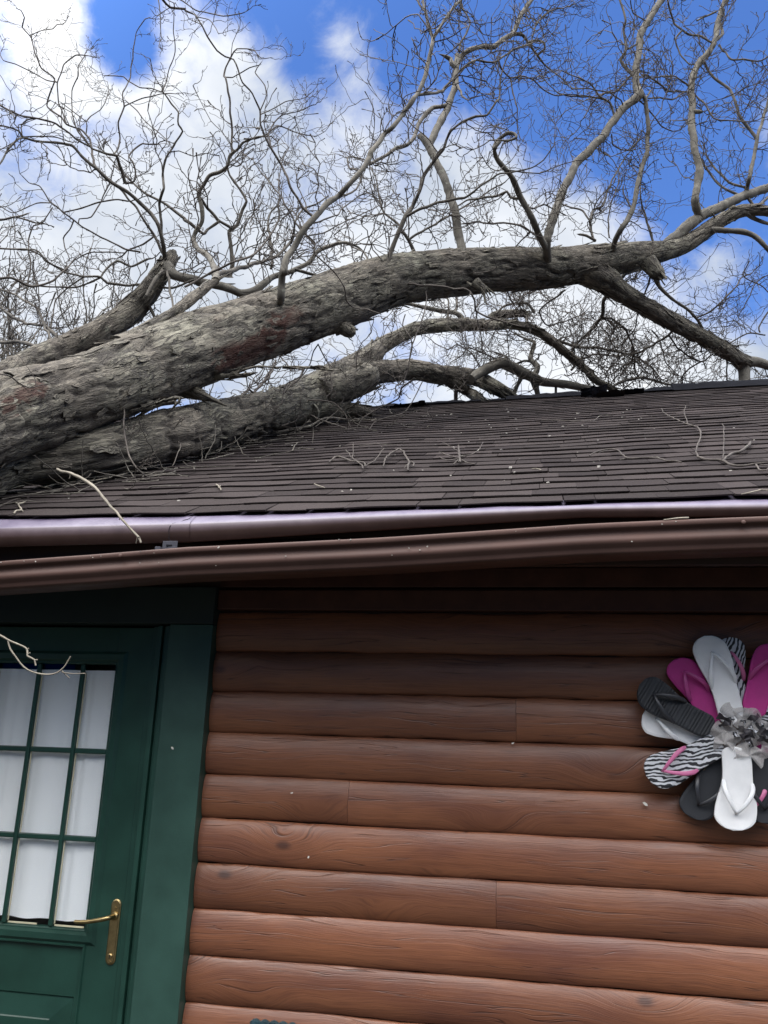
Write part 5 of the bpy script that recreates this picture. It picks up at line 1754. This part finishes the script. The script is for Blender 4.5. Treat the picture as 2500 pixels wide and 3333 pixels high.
# fine broken twigs strewn along the foot of the lower stem
mb = MB()
lr = np.random.default_rng(17)
st = []
for _ in range(95):
    t = lr.uniform(0, 1)
    px = 150 + 1250 * t
    py = float(np.interp(px, [150, 300, 600, 780, 900, 1000, 1250, 1400], [1600, 1565, 1500, 1445, 1412, 1395, 1345, 1340])) + abs(lr.normal(0, 26)) + 4
    st.append(at(px, py, roofY(px, py)) + np.array([0, -.004, .012]))
st = np.array(st)
dd = lr.normal(0, 1, (len(st), 3)) * np.array([1.0, .8, .35])
dd[:, 2] += dd[:, 1] * .45
LC = grow(st, dd, lr.uniform(.08, .34, len(st)), lr, .16, .02)
fl_ = 2.377 + .026 + (LC[..., 1] - 2.7) * .5135 + .0135 * np.maximum(0, LC[..., 0] + 1.2) * .8
LC[..., 2] = np.maximum(LC[..., 2], fl_)
chains(mb, LC, lr.uniform(.0018, .0040, len(st)), .6, 5)
tag(mb.build("twig_litter", MAT['branch'], smooth=True), "litter of small broken twigs strewn along the foot of the lower stem", "twig litter", kind='stuff')


MAT['ff_chip'] = plain("fresh_white_chip", (0.72, 0.69, 0.62), .7, .15, 0, 60, .1, 30)


def chip(px, py, Y, s, ang, label):
    c = at(px, py, Y)
    mb = MB()
    ca, sa = math.cos(ang), math.sin(ang)
    V = [c + np.array([ca * a - sa * b_, y, sa * a + ca * b_]) for y in (-.003, .003) for a, b_ in ((-s, -.3 * s), (.2 * s, -.5 * s), (s, 0), (.3 * s, .45 * s), (-.7 * s, .3 * s))]
    mb.add(V, [(0, 1, 2, 3, 4), (9, 8, 7, 6, 5)] + [(i, (i + 1) % 5, 5 + (i + 1) % 5, 5 + i) for i in range(5)])
    tag(mb.build("wood_chip", MAT['ff_chip'], bevel=.0005), label, "wood chip")


chip(2101, 2617, 3.112, .0085, -.7, "largest white wood chip stuck to the log wall left below the flip flop wreath")
chip(1669, 2419, 3.126, .0045, .3, "small round white chip under a board joint of the log wall")
chip(950, 2581, 3.112, .0035, .0, "tiny white fleck on the log beside the green door casing")
chip(1004, 2790, 3.112, .0035, 1.3, "upright white fleck in the middle of the log wall")
chip(562, 2435, 3.090, .006, -.9, "pale sliver stuck on the green door casing")

# ================================================================== flip-flop wreath
MAT['ff_white'] = plain("white_foam", (0.90, 0.90, 0.90), .6, .07, 0, 70, .12, 14)
MAT['ff_black'] = plain("black_foam", (0.020, 0.022, 0.027), .62, .25, 0, 90, .1, 14)
MAT['ff_pink'] = plain("magenta_foam", (0.52, 0.03, 0.25), .6, .12, 0, 90, .1, 14)
MAT['strap_pink'] = plain("pink_strap", (0.62, 0.17, 0.34), .4, .1)
MAT['strap_mag'] = plain("magenta_strap", (0.48, 0.07, 0.26), .38, .1)
MAT['strap_white'] = plain("white_strap", (0.84, 0.85, 0.86), .35, .06)
MAT['strap_black'] = plain("black_strap", (0.035, 0.036, 0.042), .35, .15)


def mat_zebra(name):
    m, g, b = new_mat(name)
    uv = g.n('ShaderNodeUVMap').outputs[0]
    w = g.noise(g.scalev(uv, (16, 26, 1)), 1.0, 2, .5)
    sep = g.n('ShaderNodeSeparateXYZ')
    g.link(uv, sep.inputs[0])
    ph = g.math('ADD', g.math('MULTIPLY', sep.outputs[1], 120.0), g.math('MULTIPLY', w, 5.0))
    ph = g.math('ADD', ph, g.math('MULTIPLY', sep.outputs[0], 42.0))
    s = g.math('SINE', g.math('MULTIPLY', ph, 6.283 / 1.0 * .62))
    thr = g.noise(g.scalev(uv, (30, 70, 1)), 1.0, 2, .5)
    f = g.mapr(g.math('ADD', s, g.math('MULTIPLY', g.math('SUBTRACT', thr, .5), 2.4)), -.12, .02)
    gl = g.noise(uv, 900, 2, .7)
    wh = g.mix(g.mapr(gl, .4, .62), (0.50, 0.51, 0.55), (0.86, 0.87, 0.89))
    g.link(g.mix(f, (0.018, 0.018, 0.022), wh), b.inputs['Base Color'])
    b.inputs['Roughness'].default_value = .55
    bump(g, b, gl, .2, .002)
    return m


MAT['zebra'] = mat_zebra("zebra_print_foam")
WC = at(2411, 2377, 3.06)
WY = 3.112
wreath = empty("flip_flop_wreath", tuple(WC), "flower shaped wreath of white, black, pink and zebra flip flops with a grey tulle bow", "wreath")
WZ = (1900, 1950, 2.602)


def wp(x, y):
    p = at(WZ[0] + x / WZ[2], WZ[1] + y / WZ[2], 3.07)
    return np.array([p[0], p[2]])


def sole_outline(L, w, n=56):
    "half widths from heel (0) to toe (L)"
    t = np.linspace(0, 1, n)
    heel, waist, ball = .36 * w, .345 * w, .5 * w
    hw = np.interp(t, [0, .12, .28, .45, .68, .82, 1], [heel * .9, heel, heel * .985, waist * 1.06, ball * .985, ball, ball * .93])
    hw = np.convolve(np.pad(hw, 5, mode='edge'), np.ones(11) / 11, 'valid')
    rt, rh = .17, .10
    e = np.ones(n)
    m = t > 1 - rt
    e[m] = np.sqrt(np.clip(1 - ((t[m] - (1 - rt)) / rt) ** 2, 0, 1))
    m = t < rh
    e[m] = np.sqrt(np.clip(1 - ((rh - t[m]) / rh) ** 2, 0, 1))
    return t * L, hw * e


def flip_flop(toe, heel, wpx, depth, mat, smat, label, ridged=False, side=1, strap=True, straptoe=.80, dark_edge=None):
    a, h = wp(*toe), wp(*heel)
    L = float(np.linalg.norm(a - h))
    ux = (a - h) / L
    uy = np.array([-ux[1], ux[0]])
    w = wpx / WZ[2] * 3.08 / F_PX * 1.02
    xs, hw = sole_outline(L, w)
    th = .016
    y0 = WY - depth
    lean = .0

    def pt(s, q, d):
        c = h + ux * s + uy * (q + side * .010 * math.sin(s / L * 3.0))
        return np.array([c[0], y0 - d, c[1]])
    mb = MB()
    nq = 14
    V, U = [], []
    for s, hh in zip(xs, hw):
        for j in range(nq + 1):
            q = (j / nq * 2 - 1)
            edge = 1 - min(1, (1 - abs(q)) / .10) if hh > 0 else 1
            dish = -.0022 * (1 - q * q) * math.sin(s / L * math.pi)
            rid = (.0011 * math.sin(s * 2 * math.pi / .0085) if ridged else 0)
            V.append(pt(s, q * hh, th - .0022 * edge ** 2 + dish + rid))
            U.append((s, q * hh + .2))
    m = nq + 1
    n = len(xs)
    aa = (np.arange(n - 1)[:, None] * m + np.arange(nq)[None, :]).ravel()
    mb.addq(np.array(V), np.stack([aa, aa + m, aa + m + 1, aa + 1], 1), np.array(U))
    # side wall and back
    rim = [(s, hh) for s, hh in zip(xs, hw)] + [(s, -hh) for s, hh in zip(xs[::-1], hw[::-1])]
    R1 = [pt(s, q, th - .0022) for s, q in rim]
    R2 = [pt(s, q * 1.02, th * .5) for s, q in rim]
    R3 = [pt(s, q, 0) for s, q in rim]
    k = len(rim)
    F = [(j * k + i, j * k + (i + 1) % k, (j + 1) * k + (i + 1) % k, (j + 1) * k + i) for j in (0, 1) for i in range(k)] + [tuple(2 * k + i for i in range(k))]
    mb.add(np.array(R1 + R2 + R3), F, np.array([(s, q + .2) for s, q in rim] * 3))
    o = mb.build("flip_flop", MAT[mat], wreath)
    o['label'] = label
    if strap:
        post = L * straptoe
        for sg in (1, -1):
            s1 = L * .42
            q1 = sg * float(np.interp(s1, xs, hw)) * .93
            P = np.array([pt(post, 0, th - .002), pt(post - .004, sg * .002, th + .011), pt(post - L * .10, q1 * .42, th + .021), pt(post - L * .22, q1 * .82, th + .020), pt(s1 + L * .06, q1 * 1.0, th + .010), pt(s1, q1, th - .003)])
            Pc, rc = catmull(P, np.array([.0035, .0045, .0060, .0072, .0075, .0055]), .006)
            T, N, B = frames(Pc)
            out = np.array([0, -1.0, 0])
            mbs = MB()
            kk = 10
            VV = []
            for i in range(len(Pc)):
                sd = np.cross(T[i], out)
                sd /= np.linalg.norm(sd) + 1e-9
                up_ = np.cross(sd, T[i])
                for q in range(kk):
                    an = q / kk * 2 * math.pi
                    VV.append(Pc[i] + sd * math.cos(an) * rc[i] * 1.0 + up_ * math.sin(an) * .0028)
            FF = [(i * kk + q, i * kk + (q + 1) % kk, (i + 1) * kk + (q + 1) % kk, (i + 1) * kk + q) for i in range(len(Pc) - 1) for q in range(kk)]
            mbs.add(np.array(VV), FF)
            mbs.build("strap", MAT[smat], o, smooth=True)
        mbs = MB()
        c = pt(post, 0, th - .001)
        lathe(mbs, c, (0, -1, 0), [(.0035, 0), (.003, .002), (.001, .003)], 10)
        mbs.build("toe_post", MAT['ff_black'] if smat == 'strap_white' else MAT[smat], o)
    return o


flip_flop((1010, 318), (1262, 1060), 262, .046, 'ff_white', 'strap_white', "white flip flop pointing up at the top of the wreath", side=-1)
flip_flop((1248, 318), (1330, 960), 226, .020, 'zebra', 'strap_pink', "zebra flip flop with pink straps pointing up behind the white one", side=1)
flip_flop((1640, 395), (1425, 985), 250, .040, 'ff_pink', 'strap_mag', "magenta flip flop pointing up to the right of the bow", side=1)
flip_flop((765, 512), (1120, 1075), 238, .018, 'ff_pink', 'strap_mag', "magenta flip flop tucked between the white and the ribbed black one", side=-1)
flip_flop((470, 725), (1085, 1105), 262, .054, 'ff_black', 'strap_black', "ribbed black flip flop pointing to the upper left", ridged=True, side=1)
flip_flop((500, 985), (1080, 1215), 262, .018, 'ff_white', 'strap_white', "grubby white flip flop below the ribbed black one", side=-1)
flip_flop((525, 1495), (1165, 1205), 262, .044, 'zebra', 'strap_pink', "zebra flip flop with pink straps pointing to the lower left", side=1)
flip_flop((905, 1850), (1160, 1290), 262, .016, 'ff_black', 'strap_black', "smooth black flip flop pointing down behind the zebra one", side=1)
flip_flop((1248, 1955), (1275, 1250), 292, .056, 'ff_white', 'strap_white', "clean white flip flop pointing straight down", side=1)
flip_flop((1415, 1900), (1410, 1280), 240, .014, 'zebra', 'strap_pink', "zebra flip flop mostly hidden behind the lower white one", side=1)
flip_flop((1560, 1905), (1500, 1290), 258, .034, 'ff_black', 'strap_black', "smooth black flip flop at the lower right of the wreath", side=-1)
flip_flop((2090, 930), (1470, 1075), 250, .030, 'zebra', 'strap_pink', "zebra flip flop pointing right from the bow", side=1)
flip_flop((1990, 620), (1480, 1010), 250, .022, 'ff_white', 'strap_white', "white flip flop pointing to the upper right", side=1)
flip_flop((2110, 1250), (1500, 1120), 250, .040, 'ff_black', 'strap_black', "black flip flop pointing right", side=1)
flip_flop((2010, 1560), (1490, 1190), 250, .022, 'ff_pink', 'strap_mag', "magenta flip flop pointing to the lower right", side=1)
# cardboard scrap glued behind
mb = MB()
c0 = wp(1030, 1420)
V = []
for j in range(4):
    for i in range(6):
        V.append((c0[0] + (i - 2.5) * .009, WY - .030 + .004 * float(vnoise(i * 1.3, j * 1.7, 2)), c0[1] + (j - 1.5) * .007 + .4 * (i - 2.5) * .009))
mb.addq(np.array(V), np.array([(j * 6 + i, j * 6 + i + 1, (j + 1) * 6 + i + 1, (j + 1) * 6 + i) for j in range(3) for i in range(5)]))
MAT['card'] = plain("brown_card", (.16, .10, .045), .8, .3)
mb.build("backing_scrap", MAT['card'], wreath)
# tulle bow
m, g_, b_ = new_mat("grey_tulle")
nt = m.node_tree
b_.inputs['Base Color'].default_value = (.56, .535, .52, 1)
b_.inputs['Roughness'].default_value = .6
b_.inputs['Sheen Weight'].default_value = .4
trn = g_.n('ShaderNodeBsdfTransparent')
mx = g_.n('ShaderNodeMixShader')
uvn = g_.n('ShaderNodeUVMap').outputs[0]
g_.link(g_.mapr(g_.noise(uvn, 14.0, 3, .6), .3, .7, .42, .80), mx.inputs[0])
g_.link(trn.outputs[0], mx.inputs[1])
g_.link(b_.outputs[0], mx.inputs[2])
g_.link(mx.outputs[0], nt.nodes['Material Output'].inputs['Surface'])
MAT['tulle'] = m
MAT['ribbon'] = plain("black_satin_ribbon", (.05, .046, .052), .42, .2)


def ruffle(cx, cy, size, seed, mat, name, dy=0.0, turns=1.0, width=.55, ripple=8):
    "a gathered loop of cloth: a fan with rippling rim"
    r = np.random.default_rng(seed)
    c = wp(cx, cy)
    base = np.array([c[0], WY - .062 - dy, c[1]])
    a0 = r.uniform(0, 6.28)
    nA, nR = 46, 9
    V, U = [], []
    for i in range(nA + 1):
        an = a0 + turns * 2 * math.pi * i / nA
        for j in range(nR + 1):
            t = j / nR
            rr_ = size * t * (1 + .10 * math.sin(an * 2 + seed))
            d = .055 * size / .05 * (t ** 1.3) * (.55 + .5 * math.sin(an * ripple + seed * 1.7 + t * 2.0)) * .5 - .018 * t * t
            V.append(base + np.array([math.cos(an) * rr_ * (1 + .05 * math.sin(an * ripple + 1)), -d - .004 + .5 * size * t * (1 - t) * r.normal(0, .03), math.sin(an) * rr_]))
            U.append((i / nA * 3, t))
    mb = MB()
    m_ = nR + 1
    a = (np.arange(nA)[:, None] * m_ + np.arange(nR)[None, :]).ravel()
    mb.addq(np.array(V), np.stack([a, a + 1, a + m_ + 1, a + m_], 1), np.array(U))
    return mb.build(name, MAT[mat], wreath, smooth=True)


for i, (cx, cy, sz, mt) in enumerate(((1265, 990, 0.043, 'tulle'), (1200, 1130, 0.045, 'tulle'), (1180, 1220, 0.035, 'tulle'), (1330, 1000, 0.037, 'tulle'), (1490, 1245, 0.037, 'tulle'), (1390, 1330, 0.043, 'tulle'), (1300, 1270, 0.040, 'tulle'),
                                       (1400, 1010, 0.033, 'tulle'), (1420, 1140, 0.037, 'tulle'), (1290, 1110, 0.040, 'tulle'), (1500, 1110, 0.033, 'tulle'))):
    ruffle(cx, cy, sz, 3 + i * 5, mt, "tulle_ruffle", .006 * (i % 3), .62 + .06 * (i % 4), ripple=3 + i % 3)


def ribbon(p0, p1, w, seed, mat):
    r = np.random.default_rng(seed)
    a, b2 = wp(*p0), wp(*p1)
    n = 12
    V, U = [], []
    for i in range(n + 1):
        t = i / n
        c = a + (b2 - a) * t
        d = .070 + .022 * math.sin(t * math.pi) + .004 * r.normal()
        pr = np.array([-(b2 - a)[1], (b2 - a)[0]])
        pr /= np.linalg.norm(pr)
        tw_ = 1.2 * math.sin(t * 4 + seed)
        for q in (-1, -.33, .33, 1):
            off = pr * q * w * math.cos(tw_)
            V.append((c[0] + off[0], WY - d - q * w * math.sin(tw_) * .9, c[1] + off[1]))
            U.append((t * .08 + seed * .1, q * w + .2))
    mb = MB()
    mb.addq(np.array(V), np.array([(i * 4 + j, i * 4 + j + 1, (i + 1) * 4 + j + 1, (i + 1) * 4 + j) for i in range(n) for j in range(3)]), np.array(U))
    mb.build("ribbon", MAT[mat], wreath, smooth=True)


RB = [((1120, 990), (1240, 1060), .012, 'ribbon'), ((1130, 1080), (1230, 1030), .010, 'ribbon'), ((1240, 1140), (1310, 1170), .009, 'zebra'), ((1380, 1080), (1450, 1150), .009, 'zebra'), ((1300, 1070), (1420, 1190), .012, 'ribbon'),
      ((1340, 1150), (1410, 1260), .010, 'ribbon'), ((1360, 1200), (1400, 1260), .008, 'zebra'), ((1430, 1060), (1530, 1170), .012, 'ribbon'), ((1370, 1030), (1470, 990), .012, 'ribbon'), ((1290, 1180), (1380, 1120), .010, 'ribbon'),
      ((1460, 1040), (1500, 1090), .008, 'zebra'), ((1210, 1010), (1260, 1030), .006, 'zebra'), ((1450, 1180), (1560, 1210), .010, 'ribbon'), ((1310, 1030), (1360, 1060), .007, 'zebra')]
for i, (p0, p1, w_, mt) in enumerate(RB):
    ribbon(p0, p1, w_, i, mt)

# ================================================================== teal ornament whose top edge shows at the foot of the picture
tx0, tx1, tz = -1.000, -.842, E0 - .862
pl = empty("wall_ornament", ((tx0 + tx1) / 2, 3.115, tz - .14), "teal painted scalloped ornament fixed to the lower log wall", "ornament")
MAT['teal'] = plain("teal_weathered_paint", (0.020, 0.050, 0.062), .55, .3, 0, 80, .2, 20)
xs = np.linspace(tx0, tx1, 60)
top = tz - .001 * np.arange(60) / 60 + .007 * np.abs(np.sin((xs - tx0) / (tx1 - tx0) * math.pi * 5)) - .004
mb = MB()
Vf = [(x, 3.096 - .010 * abs(math.sin((x - tx0) / (tx1 - tx0) * math.pi * 5)), z) for x, z in zip(xs, top)]
Vb = [(x, 3.1145, z) for x, z in zip(xs, top)]
Lf = [(x, 3.096 - .010 * abs(math.sin((x - tx0) / (tx1 - tx0) * math.pi * 5)), tz - .26) for x in xs]
Lb = [(x, 3.1145, tz - .26) for x in xs]
n = 60
V = Lf + Vf + Vb + Lb
a = np.concatenate([np.arange(j * n, j * n + n - 1) for j in range(3)])
mb.addq(np.array(V), np.stack([a, a + 1, a + n + 1, a + n], 1))
mb.add([Lf[0], Vf[0], Vb[0], Lb[0]], [(0, 1, 2, 3)])
mb.add([Lf[-1], Vf[-1], Vb[-1], Lb[-1]], [(3, 2, 1, 0)])
mb.build("scalloped_panel", MAT['teal'], pl)
mb = MB()
mb.box(tx0 + .01, tx1 - .01, 3.082, 3.1145, tz - .285, tz - .2605)
mb.build("bottom_rail", MAT['teal'], pl, bevel=.003)

# ================================================================== standing trees far beyond the cabin


def far_tree(x, y, h, seed, label):
    r = np.random.default_rng(seed)
    o = empty("bare_tree", (x, y, 0), label, "tree", "bare trees beyond the cabin")
    P = np.array([(x, y, -.1), (x + .1, y, h * .2), (x - .1, y + .1, h * .42), (x + .15, y, h * .62)])
    Pc, rc = catmull(P, np.array([.26, .2, .15, .10]) * h / 14, .25)
    mb = MB()
    V, Q, uv = tube(Pc, rc, 12)
    mb.addq(V, Q, uv)
    mb.build("trunk", MAT['branch'], o, smooth=True)
    n = 26
    i = r.integers(len(Pc) // 3, len(Pc) - 1, n)
    an = r.uniform(0, 6.28, n)
    Dv = np.stack([np.cos(an) * .7, np.sin(an) * .7, np.full(n, .9)], 1)
    C = grow(Pc[i], Dv, r.uniform(.25, .5, n) * h, r, .22, .12)
    mb = MB()
    chains(mb, C, np.full(n, .045 * h / 14), .35, 4)
    Ls, rad = np.full(n, .4 * h), np.full(n, .040 * h / 14)
    for q in (7, 5, 4):
        a = spawn(C, Ls, rad, r, q, .2, 1.0, .28, .5, .9)
        C = grow(a[0], a[1], a[2], r, .25, .08)
        Ls, rad = a[2], np.maximum(a[3] * .8, .006)
        chains(mb, C, rad, .6, 3)
    tag(mb.build("crown", MAT['branch'], o, smooth=True), kind='stuff')


for (px, ptop, Yd, hs_, lb) in ((70, 770, 22, 3, "bare grey tree standing far behind the left end of the fallen trunk"), (330, 930, 26, 5, "shorter bare tree showing faintly between the fallen trunk and its upper limb")):
    q = at(px, ptop, Yd)
    far_tree(q[0], q[1], q[2], hs_, lb)
